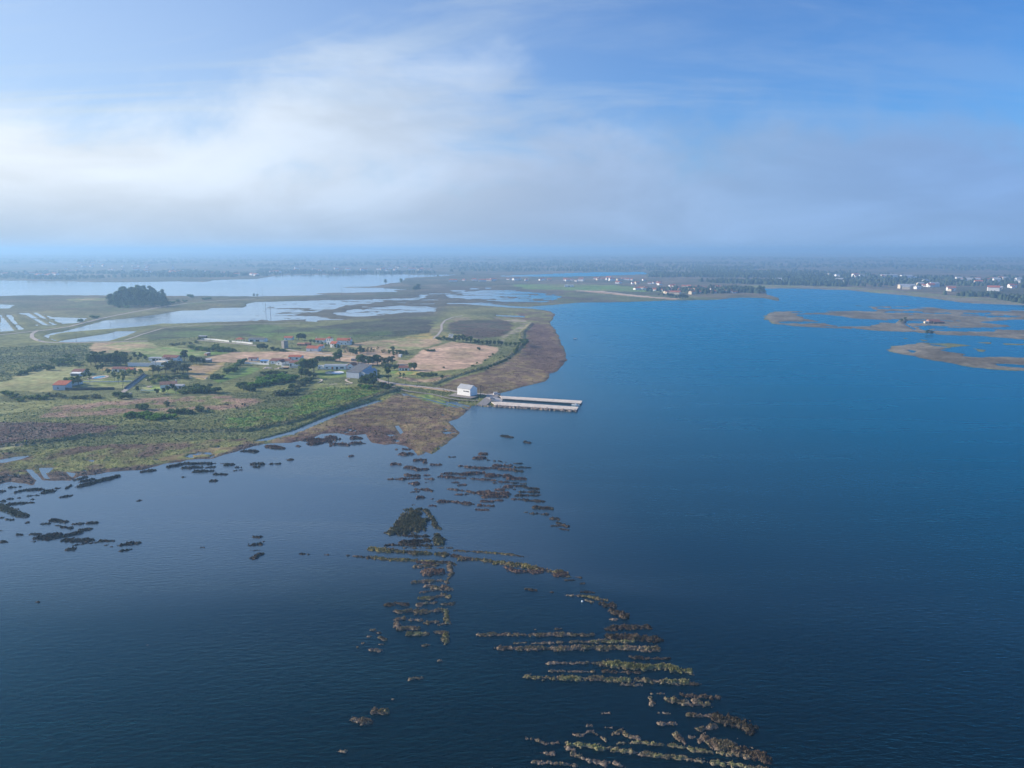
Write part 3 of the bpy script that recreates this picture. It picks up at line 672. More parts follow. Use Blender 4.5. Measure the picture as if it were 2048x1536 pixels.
# ------------------------------------------------------------------ marsh islets standing in the lagoon
ISLET_PAL = {  # bank, plant colours
    'tan':   ((0.25, 0.19, 0.155), [(0.20, 0.155, 0.11), (0.165, 0.15, 0.085), (0.29, 0.23, 0.17)]),
    'green': ((0.23, 0.175, 0.14), [(0.19, 0.19, 0.085), (0.22, 0.22, 0.105), (0.18, 0.15, 0.10)]),
    'yell':  ((0.17, 0.12, 0.095), [(0.25, 0.22, 0.085), (0.18, 0.155, 0.075), (0.15, 0.115, 0.08)]),
    'dark':  ((0.10, 0.076, 0.064), [(0.085, 0.072, 0.050), (0.11, 0.084, 0.060), (0.07, 0.064, 0.042)]),
    'brown': ((0.18, 0.125, 0.105), [(0.19, 0.13, 0.10), (0.145, 0.098, 0.078), (0.22, 0.155, 0.115)]),
    'deep':  ((0.11, 0.088, 0.07), [(0.10, 0.102, 0.058), (0.13, 0.12, 0.068), (0.16, 0.145, 0.08)]),
}
n_islet = 0
def islet(pts, t, pal, label, group, poly=False, veg=.46, name='marsh_islet', fat=.74):
    """pts in photo pixels; t = thickness in photo pixels (along the picture's steep axis)"""
    global n_islet
    n_islet += 1
    if len(pts) == 1: u, v = pts[0]; pts = [(u - t * .5, v), (u + t * .5, v)]
    W = PP(pts)
    um, vm = np.mean([p[0] for p in pts]), np.mean([p[1] for p in pts])
    rm = math.hypot(*P(um, vm))
    if poly:
        rad = 3.0
    else:
        du = abs(pts[-1][0] - pts[0][0]); dv = abs(pts[-1][1] - pts[0][1])
        if du >= dv: rad = .5 * fat * abs(P(um, vm - t / 2)[1] - P(um, vm + t / 2)[1])
        else: rad = .5 * abs(P(um - t / 2, vm)[0] - P(um + t / 2, vm)[0])
        rad = max(rad, .5)
    c = W.mean(0)
    cell = max(.30, min(.9, rad / 4.5), rm / 700 * .5)
    cell = min(cell, max(rad / 2.2, .3))
    mg = rad * 1.5 + 1.0
    lo = W.min(0) - mg; hi = W.max(0) + mg
    gx = np.arange(lo[0], hi[0], cell); gy = np.arange(lo[1], hi[1], cell)
    GXi, GYi = np.meshgrid(gx, gy, indexing='ij'); sh = GXi.shape; X = GXi.ravel(); Y = GYi.ravel()
    sd0_ = 13 * n_islet
    def field(X, Y):
        wx = fbm(X, Y, max(rad * 1.3, 1.5), 2, sd0_ + 7) * rad * .5; wy = fbm(X, Y, max(rad * 1.3, 1.5), 2, sd0_ + 8) * rad * .5
        big = fbm(X + wx, Y + wy, max(rad * 2.2, 2.0), 3, sd0_, .6); sm = fbm(X + wx, Y + wy, max(min(rad * .6, 2.2), .8), 3, sd0_ + 5, .65)
        if poly: q = poly_sd(X, Y, W) + big * 5.0 + sm * 3.4
        else: q = rad * .95 - seg_dist(X, Y, W) + big * rad * .95 + sm * max(rad * .95, .55)
        return q
    q = field(X, Y)
    hum = fbm(X, Y, 2.2, 3, sd0_ + 9, .6)
    vs = veg * min(1.0, .45 + rad * .28)
    h = sstep(0, .55, q) * .22 + sstep(.15, 1.2 + .25 * rad, q) * vs * (.55 + .75 * np.clip(hum + .35, 0, 1.2)) - .06
    h = np.where(q > 0, h, -.45)
    ok = q > -.02
    id_ = np.arange(len(X)).reshape(sh)
    Fq = np.stack([id_[:-1, :-1], id_[1:, :-1], id_[1:, 1:], id_[:-1, 1:]], -1).reshape(-1, 4)
    Fq = Fq[ok[Fq].any(1)]
    if len(Fq) == 0: return None
    us = np.zeros(len(X), bool); us[Fq] = True; rmp = np.cumsum(us) - 1
    bank, cols = ISLET_PAL[pal]; cols = np.array(cols)
    def vcol(X, Y, q):
        t = fbm(X, Y, 6.0, 3, sd0_ + 3, .6)
        a = sstep(-.4, .05, t)[:, None]; b_ = sstep(.05, .45, t)[:, None]
        cc = cols[0] * (1 - a) + cols[1] * a; cc = cc * (1 - b_) + cols[2] * b_
        e = (1 - sstep(.15, .8, q))[:, None]
        return cc * (1 - .75 * e) + np.array(bank) * .75 * e
    colr = vcol(X, Y, q) * (1 + .25 * hum[:, None])
    V = np.column_stack([X - c[0], Y - c[1], h])[us]
    o = finish(name, np_mesh(name, V, rmp[Fq], 4), M['bank'], loc=(c[0], c[1], 0), smooth=True, col=np.clip(colr[us], .01, .8))
    tag(o, label, 'islet', group)
    # plants on top
    area = (q > .1).sum() * cell * cell
    dens = min(8.0, 8.0 * (190 / rm) ** 1.15)
    m_ = int(area * dens * 2.2) + 4
    px = rng.uniform(lo[0], hi[0], m_ * 6); py = rng.uniform(lo[1], hi[1], m_ * 6)
    pq = field(px, py); s_ = np.nonzero(pq > .12)[0][:m_]
    if len(s_) > 3:
        px, py, pq = px[s_], py[s_], pq[s_]
        ph = fbm(px, py, 2.2, 3, sd0_ + 9, .6)
        pz = sstep(0, .55, pq) * .22 + sstep(.15, 1.2 + .25 * rad, pq) * vs * (.55 + .75 * np.clip(ph + .35, 0, 1.2)) - .10
        sz = max(.24, rm / 700 * .75)
        hh = np.clip(.36 + .6 * vs * sstep(.1, 1.2, pq), .3, 1.1) * rng.uniform(.6, 1.3, len(px)) * (sz / .33) ** .45
        tcol_ = vcol(px, py, pq) * rng.uniform(.65, 1.5, (len(px), 1)) * (1 + .35 * ph[:, None])
        tmi, tci = tufts(px - c[0], py - c[1], pz, hh, np.full(len(px), sz) * rng.uniform(.7, 1.3, len(px)), tcol_, 3, .75)
        finish('vegetation', tmi, M['tuft'], parent=o, col=np.clip(tci, .01, .8))['kind'] = 'stuff'
    return o
def islets(z, s, rows, label, group, **k):
    for row in rows:
        pal, t, pts = row[0], row[1], row[2:]
        lb = label
        if 'islet' in label:
            W = PP([z(*p) for p in pts]); ln = float(np.linalg.norm(np.diff(W, axis=0), axis=1).sum()) if len(W) > 1 else 1.0
            um, vm = z(*pts[0]); wd = abs(P(um, vm - t / s / 2)[1] - P(um, vm + t / s / 2)[1]) * .75; ln += wd
            size = 'tiny' if ln < 4 else 'small' if ln < 9 else 'medium-sized' if ln < 17 else 'large'
            shape = 'rounded' if ln / wd < 1.8 else 'oval' if ln / wd < 3 else 'elongated' if ln / wd < 6 else 'long thin'
            tint = {'tan': 'tan', 'green': 'olive green', 'yell': 'yellow-green', 'dark': 'dark brown', 'brown': 'reddish brown', 'deep': 'dark green'}[pal]
            lb = f"{size} {shape} {tint} {label[label.index('islet'):]}"
        islet([z(*p) for p in pts], t / s, pal, lb, group, **k)

r6 = Zm(940, 1200, 3.793)
def big(z, s, pal, t, pts, label, **k): islet([z(*p) for p in pts], t / s, pal, label, 'long planted banks in the open lagoon', **k)
big(r6, 3.793, 'tan', 30, [(60, 265), (450, 266), (640, 262), (940, 268)], 'thin straight marsh bank, topmost of the parallel banks, yellow stretch halfway')
big(r6, 3.793, 'dark', 66, [(1075, 280), (1250, 285), (1390, 300)], 'thick dark brown oval marsh bank closing the end of the topmost thin bank')
big(r6, 3.793, 'tan', 45, [(225, 366), (340, 365), (600, 370), (900, 365), (1200, 362), (1410, 375)], 'long unbroken tan and olive marsh bank, second of the parallel banks')
big(r6, 3.793, 'tan', 26, [(590, 482), (900, 478), (1010, 488)], 'thin ragged head of the third parallel marsh bank')
big(r6, 3.793, 'green', 68, [(1030, 490), (1300, 505), (1500, 515), (1650, 538)], 'broad olive marsh bank with dark brown tapering end, third of the parallel banks')
big(r6, 3.793, 'green', 48, [(420, 588), (700, 595), (1000, 600), (1300, 612), (1650, 625)], 'long green topped marsh bank with tan roots, fourth of the parallel banks')
big(r6, 3.793, 'tan', 80, [(1510, 755), (1600, 775), (1800, 790)], 'broad tangled tan marsh bank with exposed pale roots')
big(r6, 3.793, 'green', 42, [(1130, 1085), (1300, 1080), (1550, 1110), (1800, 1150), (2048, 1180), (2200, 1205)], 'bright green topped marsh bank running beside the lowest green bank')
big(r6, 3.793, 'green', 56, [(745, 1100), (850, 1105), (1050, 1130), (1300, 1165), (1600, 1200), (1800, 1230), (2048, 1262), (2250, 1290)], 'longest bright green marsh bank, lowest of all the parallel banks')
big(r6, 3.793, 'dark', 100, [(1900, 905), (1980, 930), (2080, 960)], 'wide almost black shrubby marsh bank tapering into open water')
big(Zm(1040, 1360, 3.657), 3.657, 'tan', 105, [(1370, 440), (1500, 480), (1600, 510)], 'maze of tan hummocks with dark gaps above the lowest green banks')
big(Zm(1040, 1360, 3.657), 3.657, 'dark', 80, [(1640, 510), (1730, 545), (1830, 585)], 'black pointed marsh bank beyond the tan hummocks')
islets(r6, 3.793, [
    ('tan', 22, (920, 315), (1040, 300)), ('dark', 48, (1045, 210), (1190, 205)), ('dark', 38, (1205, 210), (1350, 205)), ('dark', 58, (1020, 40), (1085, 48)), ('dark', 55, (1090, 92), (1175, 122)),
    ('tan', 18, (1065, 148), (1118, 150)), ('green', 22, (335, 330), (430, 322)), ('tan', 16, (470, 330), (630, 328)), ('tan', 26, (665, 320), (895, 318)), ('green', 26, (920, 318), (1240, 316)),
    ('dark', 38, (1215, 432), (1285, 440)), ('dark', 18, (1330, 442), (1520, 445)), ('tan', 22, (595, 540), (940, 545)), ('dark', 28, (1015, 545), (1280, 552)), ('dark', 38, (1670, 635), (1730, 640)),
    ('tan', 24, (1150, 640), (1300, 650)), ('tan', 22, (1368, 712), (1468, 712)), ('tan', 40, (1368, 745), (1378, 792)), ('dark', 36, (1620, 722), (1890, 745)), ('tan', 24, (1008, 860), (1052, 856)),
    ('tan', 24, (1438, 856), (1522, 866)), ('tan', 40, (1445, 940), (1565, 938)), ('tan', 38, (1660, 875), (1850, 882)), ('tan', 50, (1745, 972), (1850, 965)), ('tan', 18, (888, 955), (915, 955)),
    ('tan', 24, (1032, 968), (1074, 968)), ('tan', 32, (780, 1022), (860, 1030), (900, 988), (950, 1012), (1030, 1065)), ('tan', 34, (1085, 1020), (1150, 988), (1200, 1032), (1280, 1052)),
    ('tan', 52, (1565, 1022), (1625, 1085)), ('tan', 24, (1665, 1040), (1705, 1035)), ('tan', 40, (1765, 1042), (1840, 1130)), ('tan', 56, (745, 1122), (800, 1170), (900, 1220), (1030, 1238)),
    ('tan', 14, (440, 1055), (472, 1055)), ('tan', 34, (512, 1062), (580, 1090), (660, 1086)), ('tan', 34, (540, 1160), (635, 1166)), ('tan', 32, (452, 1236), (600, 1236), (800, 1256)), ('tan', 40, (1095, 1236), (1150, 1262)),
], 'ragged tan and brown islet of matted marsh plants among the parallel banks', 'ragged islets among the parallel banks')

r4 = Zm(560, 1000, 4.8)
big(r4, 4.8, 'deep', 0, [(1040, 280), (1110, 222), (1200, 135), (1260, 88), (1330, 85), (1390, 150), (1430, 230), (1400, 262), (1400, 305), (1330, 328), (1180, 322), (1085, 315)],
    'large triangular dark green islet of marsh shrubs', poly=True, veg=.5)
big(r4, 4.8, 'yell', 46, [(890, 468), (1050, 490), (1300, 508), (1590, 525)], 'long marsh bank, dark at one end and bright yellow-green at the other')
big(r4, 4.8, 'yell', 36, [(860, 550), (1000, 565), (1140, 575), (1300, 582), (1600, 600), (1680, 618)], 'long brown marsh bank with olive stretch leading to the ladder of islets')
islets(r4, 4.8, [
    ('deep', 55, (1395, 95), (1460, 170), (1500, 258)), ('dark', 28, (1190, 345), (1400, 350)), ('dark', 40, (1170, 405), (1410, 390)), ('deep', 90, (1505, 340), (1545, 415)), ('deep', 22, (1475, 245), (1530, 280)),
    ('dark', 28, (1025, 435), (1200, 430), (1440, 440)), ('yell', 15, (1190, 460), (1465, 465)), ('yell', 14, (1495, 458), (1565, 460)), ('dark', 18, (1602, 460), (1648, 460)),
], 'dark streaky marsh islet beside the large triangular islet', 'islets beside the triangular islet')
islets(r4, 4.8, [
    ('tan', 36, (1300, 642), (1490, 632)), ('brown', 66, (1420, 690), (1540, 692)), ('tan', 30, (1280, 790), (1535, 776)), ('tan', 62, (1625, 610), (1650, 700), (1605, 785)), ('brown', 30, (1330, 600), (1480, 612)),
    ('tan', 44, (1410, 832), (1515, 850)), ('tan', 24, (1355, 886), (1475, 872)), ('tan', 48, (1570, 842), (1635, 860)), ('green', 34, (1330, 942), (1450, 945), (1575, 908)), ('green', 34, (1590, 930), (1620, 930)),
    ('dark', 36, (1025, 1012), (1100, 1012)), ('dark', 34, (1115, 990), (1235, 1005)), ('tan', 38, (1325, 1010), (1495, 985)), ('tan', 36, (1565, 1005), (1665, 996)),
    ('tan', 46, (1100, 1080), (1305, 1060)), ('tan', 56, (1350, 1080), (1550, 1062)), ('green', 62, (1595, 1062), (1602, 1178)), ('tan', 32, (1095, 1150), (1188, 1136)), ('tan', 64, (1115, 1182), (1150, 1240)),
    ('tan', 38, (1160, 1232), (1325, 1236)), ('tan', 40, (1238, 1150), (1345, 1156)), ('tan', 38, (1385, 1182), (1505, 1170)), ('tan', 26, (1525, 1200), (1628, 1186)), ('green', 48, (1220, 1290), (1415, 1280)),
    ('tan', 36, (1495, 1270), (1600, 1282)), ('green', 66, (1590, 1305), (1590, 1380)), ('tan', 18, (1375, 1400), (1428, 1395)),
], 'broken tan and olive marsh islet in the ladder below the triangular one', 'ladder of broken islets')
islets(r4, 4.8, [('tan', 34, (872, 1250), (918, 1250)), ('tan', 12, (945, 1275)), ('tan', 20, (838, 1314), (888, 1308)), ('tan', 36, (962, 1322), (1018, 1345)), ('tan', 18, (795, 1378)), ('tan', 22, (938, 1386), (992, 1388)),
    ('tan', 10, (750, 1412)), ('tan', 38, (888, 1445), (952, 1445))], 'tiny tan islet in the loose cluster off the ladder of islets', 'tiny loose islets')
islets(r4, 4.8, [('dark', 16, (195, 518), (230, 518)), ('dark', 8, (265, 522), (285, 522)), ('dark', 14, (410, 527), (470, 527)), ('dark', 22, (702, 538), (800, 548)), ('dark', 7, (602, 538), (615, 538)), ('dark', 8, (650, 535), (660, 535))],
    'small black islet in the thin broken line leading to the brown bank', 'thin broken line of islets')
r5 = Zm(860, 1070, 4.096)
big(r5, 4.096, 'yell', 17, [(205, 128), (500, 145), (690, 165)], 'slender yellow-green marsh bank, upper of the two curved banks')
big(r5, 4.096, 'yell', 40, [(245, 195), (400, 205), (560, 225), (750, 248), (900, 282), (1120, 320)], 'thick curved marsh bank with yellow-green top and dark end')
islets(r5, 4.096, [('dark', 5, (700, 168), (800, 182)), ('dark', 24, (192, 170), (230, 180)), ('brown', 32, (605, 265), (700, 295), (900, 305)), ('brown', 42, (1025, 325), (1115, 325)), ('dark', 11, (1100, 370), (1190, 370)),
    ('dark', 7, (1180, 340), (1240, 352)), ('dark', 9, (1236, 398), (1258, 398)), ('dark', 20, (785, 442), (868, 455)), ('dark', 11, (982, 468), (1008, 470)), ('tan', 22, (1120, 495), (1220, 500)),
    ('yell', 28, (1230, 500), (1350, 515), (1445, 535)), ('dark', 10, (1235, 466), (1338, 472)), ('tan', 20, (1275, 532), (1328, 550)), ('dark', 12, (845, 772), (870, 775)), ('dark', 10, (1030, 772), (1080, 770))],
    'small brown islet trailing off the curved yellow-green banks', 'islets trailing off the curved banks')
r3 = Zm(720, 880, 4.452)
islets(r3, 4.452, [
    ('brown', 28, (365, 128), (468, 128)), ('brown', 12, (382, 82), (430, 85)), ('brown', 8, (310, 85), (330, 85)), ('brown', 28, (492, 182), (540, 182)), ('brown', 32, (575, 178), (576, 205)), ('brown', 26, (292, 218), (342, 218)),
    ('brown', 18, (642, 220), (708, 220)), ('brown', 30, (422, 242), (508, 262)), ('brown', 26, (560, 265), (582, 265)), ('dark', 10, (796, 152), (844, 153)), ('brown', 14, (880, 232), (898, 232)),
    ('brown', 22, (420, 315), (520, 320)), ('brown', 15, (266, 350), (364, 350)), ('brown', 22, (388, 350), (518, 342)), ('brown', 28, (452, 390), (498, 390)), ('brown', 10, (582, 315), (615, 316)), ('brown', 10, (582, 347), (600, 347)),
    ('brown', 10, (590, 378), (610, 378)), ('brown', 18, (622, 348), (650, 350)), ('brown', 18, (502, 440), (552, 440)), ('brown', 13, (452, 466), (518, 460)), ('brown', 28, (592, 442), (638, 458)), ('brown', 34, (525, 515), (560, 515)),
    ('brown', 9, (622, 525), (648, 525)), ('brown', 9, (460, 580), (485, 578)), ('brown', 18, (622, 585), (668, 588)),
], 'small brown islet in the loose scatter off the saltmarsh point', 'brown islets off the saltmarsh point', fat=.62, veg=.42)
islets(r3, 4.452, [
    ('brown', 28, (1018, 165), (1112, 160)), ('brown', 24, (1082, 125), (1114, 127)), ('dark', 9, (1136, 180), (1160, 180)), ('dark', 13, (1196, 188), (1240, 188)), ('dark', 7, (1270, 195), (1304, 198)),
    ('brown', 22, (942, 240), (1098, 255)), ('brown', 22, (1122, 255), (1210, 255), (1368, 268)), ('brown', 28, (1208, 230), (1328, 232)), ('dark', 11, (1372, 210), (1438, 210)), ('dark', 16, (1382, 245), (1518, 248)),
    ('dark', 18, (1392, 280), (1442, 280)), ('brown', 13, (726, 302), (758, 302)), ('brown', 22, (784, 300), (866, 302)), ('brown', 36, (910, 312), (1080, 295)), ('brown', 26, (708, 325), (850, 340)), ('brown', 13, (872, 338), (944, 342)),
    ('brown', 20, (985, 345), (1188, 360)), ('brown', 44, (1150, 318), (1300, 320)), ('brown', 32, (1315, 345), (1470, 348)), ('brown', 16, (818, 380), (872, 380)), ('brown', 20, (884, 402), (932, 402)), ('brown', 20, (1244, 375), (1322, 378)),
    ('brown', 12, (1190, 382), (1215, 383)), ('dark', 13, (1352, 385), (1398, 385)), ('dark', 7, (1432, 388), (1474, 390)), ('brown', 36, (1294, 420), (1328, 420)), ('dark', 22, (1354, 410), (1456, 412)), ('dark', 20, (1484, 430), (1582, 438)),
    ('dark', 24, (1444, 465), (1588, 465)), ('dark', 9, (1362, 440), (1390, 442)), ('brown', 18, (794, 438), (900, 450), (1006, 468)), ('brown', 16, (868, 488), (956, 485)), ('brown', 48, (1070, 475), (1200, 480), (1310, 480)),
    ('brown', 26, (1114, 510), (1306, 505)), ('brown', 18, (1212, 445), (1278, 445)), ('dark', 20, (1404, 495), (1588, 495)), ('brown', 22, (1372, 530), (1400, 530)), ('dark', 22, (1424, 530), (1636, 550)),
    ('brown', 30, (712, 548), (850, 552), (984, 575)), ('brown', 20, (1084, 545), (1178, 550)), ('brown', 14, (1202, 540), (1268, 540)), ('brown', 25, (1068, 585), (1188, 588)), ('brown', 22, (1048, 622), (1136, 622)),
    ('dark', 36, (1568, 602), (1710, 612)), ('dark', 11, (1466, 645), (1494, 645)), ('dark', 25, (1528, 655), (1658, 665)), ('dark', 26, (1708, 700), (1772, 706)), ('dark', 26, (1754, 740), (1846, 770)), ('dark', 16, (1702, 765), (1788, 765)),
    ('dark', 7, (1772, 790), (1856, 802)),
], 'brown islet in the dense raft between point and piers', 'raft of brown islets', fat=.62, veg=.42)
r1 = Zm(0, 840, 4.0)
islets(r1, 4.0, [
    ('dark', 22, (1475, 352), (1690, 350)), ('dark', 22, (1480, 385), (1600, 382)), ('dark', 18, (1640, 382), (1705, 378)), ('dark', 26, (1560, 415), (1698, 410)), ('dark', 20, (1718, 435), (1802, 438)), ('dark', 18, (1692, 490), (1728, 488)),
    ('dark', 22, (1820, 360), (1855, 358)), ('dark', 10, (1765, 348), (1785, 348)), ('dark', 9, (1888, 380), (1928, 380)), ('dark', 11, (1872, 407), (1932, 400)), ('dark', 18, (1955, 250), (2048, 250)), ('dark', 22, (1152, 415), (1222, 405)),
    ('dark', 30, (1345, 378), (1435, 360)), ('dark', 11, (1460, 458), (1472, 458)), ('dark', 32, (645, 530), (780, 495), (925, 455)), ('dark', 22, (645, 495), (738, 480)), ('dark', 18, (592, 482), (678, 462)), ('dark', 7, (1105, 648), (1130, 643)),
    ('dark', 22, (515 * 4 - 2048 + 30, 610), (40, 608)) if False else ('dark', 8, (1606, 1020), (1630, 1020)),
], 'dark marsh islet hugging the shore below the heath dike', 'dark islets along the heath shore', fat=.62, veg=.42)
islets(r1, 4.0, [
    ('dark', 15, (72, 542), (164, 535)), ('dark', 22, (122, 580), (200, 562), (338, 555)), ('dark', 32, (332, 590), (408, 572)), ('dark', 12, (218, 610), (306, 602)), ('dark', 15, (457, 548), (494, 546)), ('dark', 14, (532, 548), (568, 522)),
    ('dark', 18, (492, 620), (568, 605)), ('dark', 22, (-20, 577), (30, 572)), ('dark', 13, (67, 632), (100, 632)), ('dark', 12, (138, 625), (155, 625)), ('dark', 12, (246, 638), (274, 635)), ('dark', 18, (-20, 655), (28, 652)),
    ('dark', 25, (78, 675), (218, 665)), ('dark', 13, (258, 662), (272, 662)), ('deep', 40, (-20, 690), (60, 722), (185, 765)), ('deep', 22, (92, 715), (138, 716)), ('dark', 16, (192, 775), (224, 775)), ('dark', 14, (-10, 785), (20, 785)),
    ('dark', 18, (48, 797), (94, 800)), ('dark', 16, (212, 822), (226, 822)), ('dark', 15, (332, 832), (398, 830)), ('dark', 27, (414, 802), (532, 816)), ('dark', 20, (592, 832), (658, 832)), ('dark', 23, (708, 828), (772, 823)),
    ('dark', 23, (492, 858), (578, 866)), ('dark', 12, (445, 845), (465, 845)), ('dark', 27, (644, 882), (708, 877)), ('dark', 20, (252, 915), (308, 915)), ('dark', 18, (127, 920), (178, 920)), ('dark', 18, (-10, 888), (24, 888)),
    ('dark', 22, (16, 975), (44, 975)), ('dark', 40, (315, 945), (400, 922), (455, 920)), ('dark', 40, (405, 948), (520, 930), (635, 900)), ('dark', 36, (525, 962), (620, 966), (738, 962)), ('dark', 22, (608, 1003), (698, 985)),
    ('dark', 18, (722, 986), (774, 981)), ('dark', 22, (802, 968), (908, 968)), ('dark', 10, (836, 1003), (852, 1003)), ('dark', 12, (880, 1015), (900, 1015)), ('dark', 36, (542, 1035), (574, 1035)), ('dark', 36, (975, 1000), (1050, 990), (1108, 985)),
    ('dark', 26, (975, 1050), (1032, 1040)), ('dark', 12, (247, 972), (288, 972)),
], 'dark islet in the broken chain in calm sheltered water', 'dark islets in sheltered water', fat=.62, veg=.42)
r2 = Zm(500, 800, 4.452)
islets(r2, 4.452, [
    ('brown', 30, (175, 415), (285, 432)), ('brown', 34, (530, 352), (588, 388)), ('brown', 30, (595, 352), (698, 368)), ('brown', 34, (705, 332), (768, 350)), ('brown', 24, (716, 385), (720, 410)), ('brown', 26, (765, 395), (828, 395)),
    ('brown', 18, (852, 400), (888, 405)), ('brown', 26, (905, 340), (978, 340)), ('brown', 30, (932, 385), (968, 385)), ('brown', 10, (995, 388), (1022, 388)), ('dark', 22, (-5, 452), (48, 460)), ('dark', 30, (34, 570), (98, 570)),
    ('dark', 13, (38, 597), (80, 600)), ('dark', 22, (194, 570), (252, 570)), ('dark', 20, (334, 533), (382, 533)), ('brown', 12, (890, 502), (912, 500)), ('brown', 14, (420, 410), (440, 415)),
], 'ragged brown islet fraying off the saltmarsh edge near the ditch mouth', 'islets fraying off the saltmarsh edge', fat=.62, veg=.42)
islets(r2, 4.452, [('dark', 22, (28, 1222), (88, 1222)), ('dark', 36, (24, 1290), (92, 1285)), ('dark', 20, (4, 1340), (106, 1340)), ('dark', 44, (45, 1408), (92, 1375)), ('dark', 10, (110, 1262), (122, 1262))],
    'black islet in the lone tight group between the chains', 'lone tight group of black islets', fat=.62, veg=.42)
idn = lambda a, b: (a, b)
islets(idn, 1.0, [('dark', 2.4, (1004, 872), (1014, 873)), ('dark', 2.4, (1014, 874), (1024, 875)), ('dark', 3, (1051, 884), (1059, 886))], 'thin dark bar of weed lying off the stone pier', 'weed bars off the pier')
islets(idn, 1.0, [('tan', 9, (822, 1358), (844, 1356)), ('tan', 5, (878, 1322), (884, 1322)), ('tan', 5, (783, 1398), (790, 1398)), ('tan', 9, (676, 1503), (690, 1503)), ('dark', 4, (73, 1204), (78, 1204)), ('dark', 4, (290, 1290), (298, 1290)),
    ('tan', 18, (712, 1440), (735, 1446)), ('tan', 14, (748, 1422), (768, 1424))], 'lone tan speck of an islet in the darkest open water', 'lone specks in open water')
print('islets', n_islet)
# ------------------------------------------------------------------ plants with trunks: prototypes, then copies
def leaf_mesh(name, blobs, n, size, mat, seed, squash=.8, hang=0.0):
    """leaf-sized faces spread through the outer part of overlapping ellipsoids"""
    g_ = np.random.default_rng(seed)
    vol = np.array([b[3] * b[4] * b[5] for b in blobs]) ** (2 / 3); cnt = np.maximum((n * vol / vol.sum()).astype(int), 6)
    V = []; 
    for (cx_, cy_, cz_, rx, ry, rz), k in zip(blobs, cnt):
        d = g_.normal(size=(k, 3)); d /= np.linalg.norm(d, axis=1)[:, None]
        d[:, 2] = np.where(d[:, 2] < -.35, -d[:, 2] * .6, d[:, 2])
        rr = g_.uniform(.55, 1.06, (k, 1)) ** .7
        c = np.array([cx_, cy_, cz_]) + d * rr * np.array([rx, ry, rz])
        c[:, 2] -= hang * g_.uniform(0, 1, k)
        nrm = d + g_.normal(0, .55, (k, 3)); nrm /= np.linalg.norm(nrm, axis=1)[:, None]
        t = np.cross(nrm, g_.normal(size=(k, 3))); t /= np.linalg.norm(t, axis=1)[:, None]; b_ = np.cross(nrm, t)
        s = size * g_.uniform(.6, 1.35, (k, 1))
        q = np.stack([c - t * s - b_ * s * squash, c + t * s - b_ * s * squash * .7, c + t * s * .7 + b_ * s * squash, c - t * s * .8 + b_ * s * squash], 1)
        V.append(q.reshape(-1, 3))
    V = np.vstack(V)
    me = np_mesh(name, V, np.arange(len(V)).reshape(-1, 4), 4); me.materials.append(L[mat]); return me
def limb_mesh(name, trunk, limbs):
    mb = MB()
    for a, b, r0, r1 in trunk + limbs: mb.tube(a, b, r0, r1, 7)
    me = bpy.data.meshes.new(name); me.from_pydata(mb.v, [], mb.f); me.materials.append(M['bark']); me.update(); return me
PROTO = {}
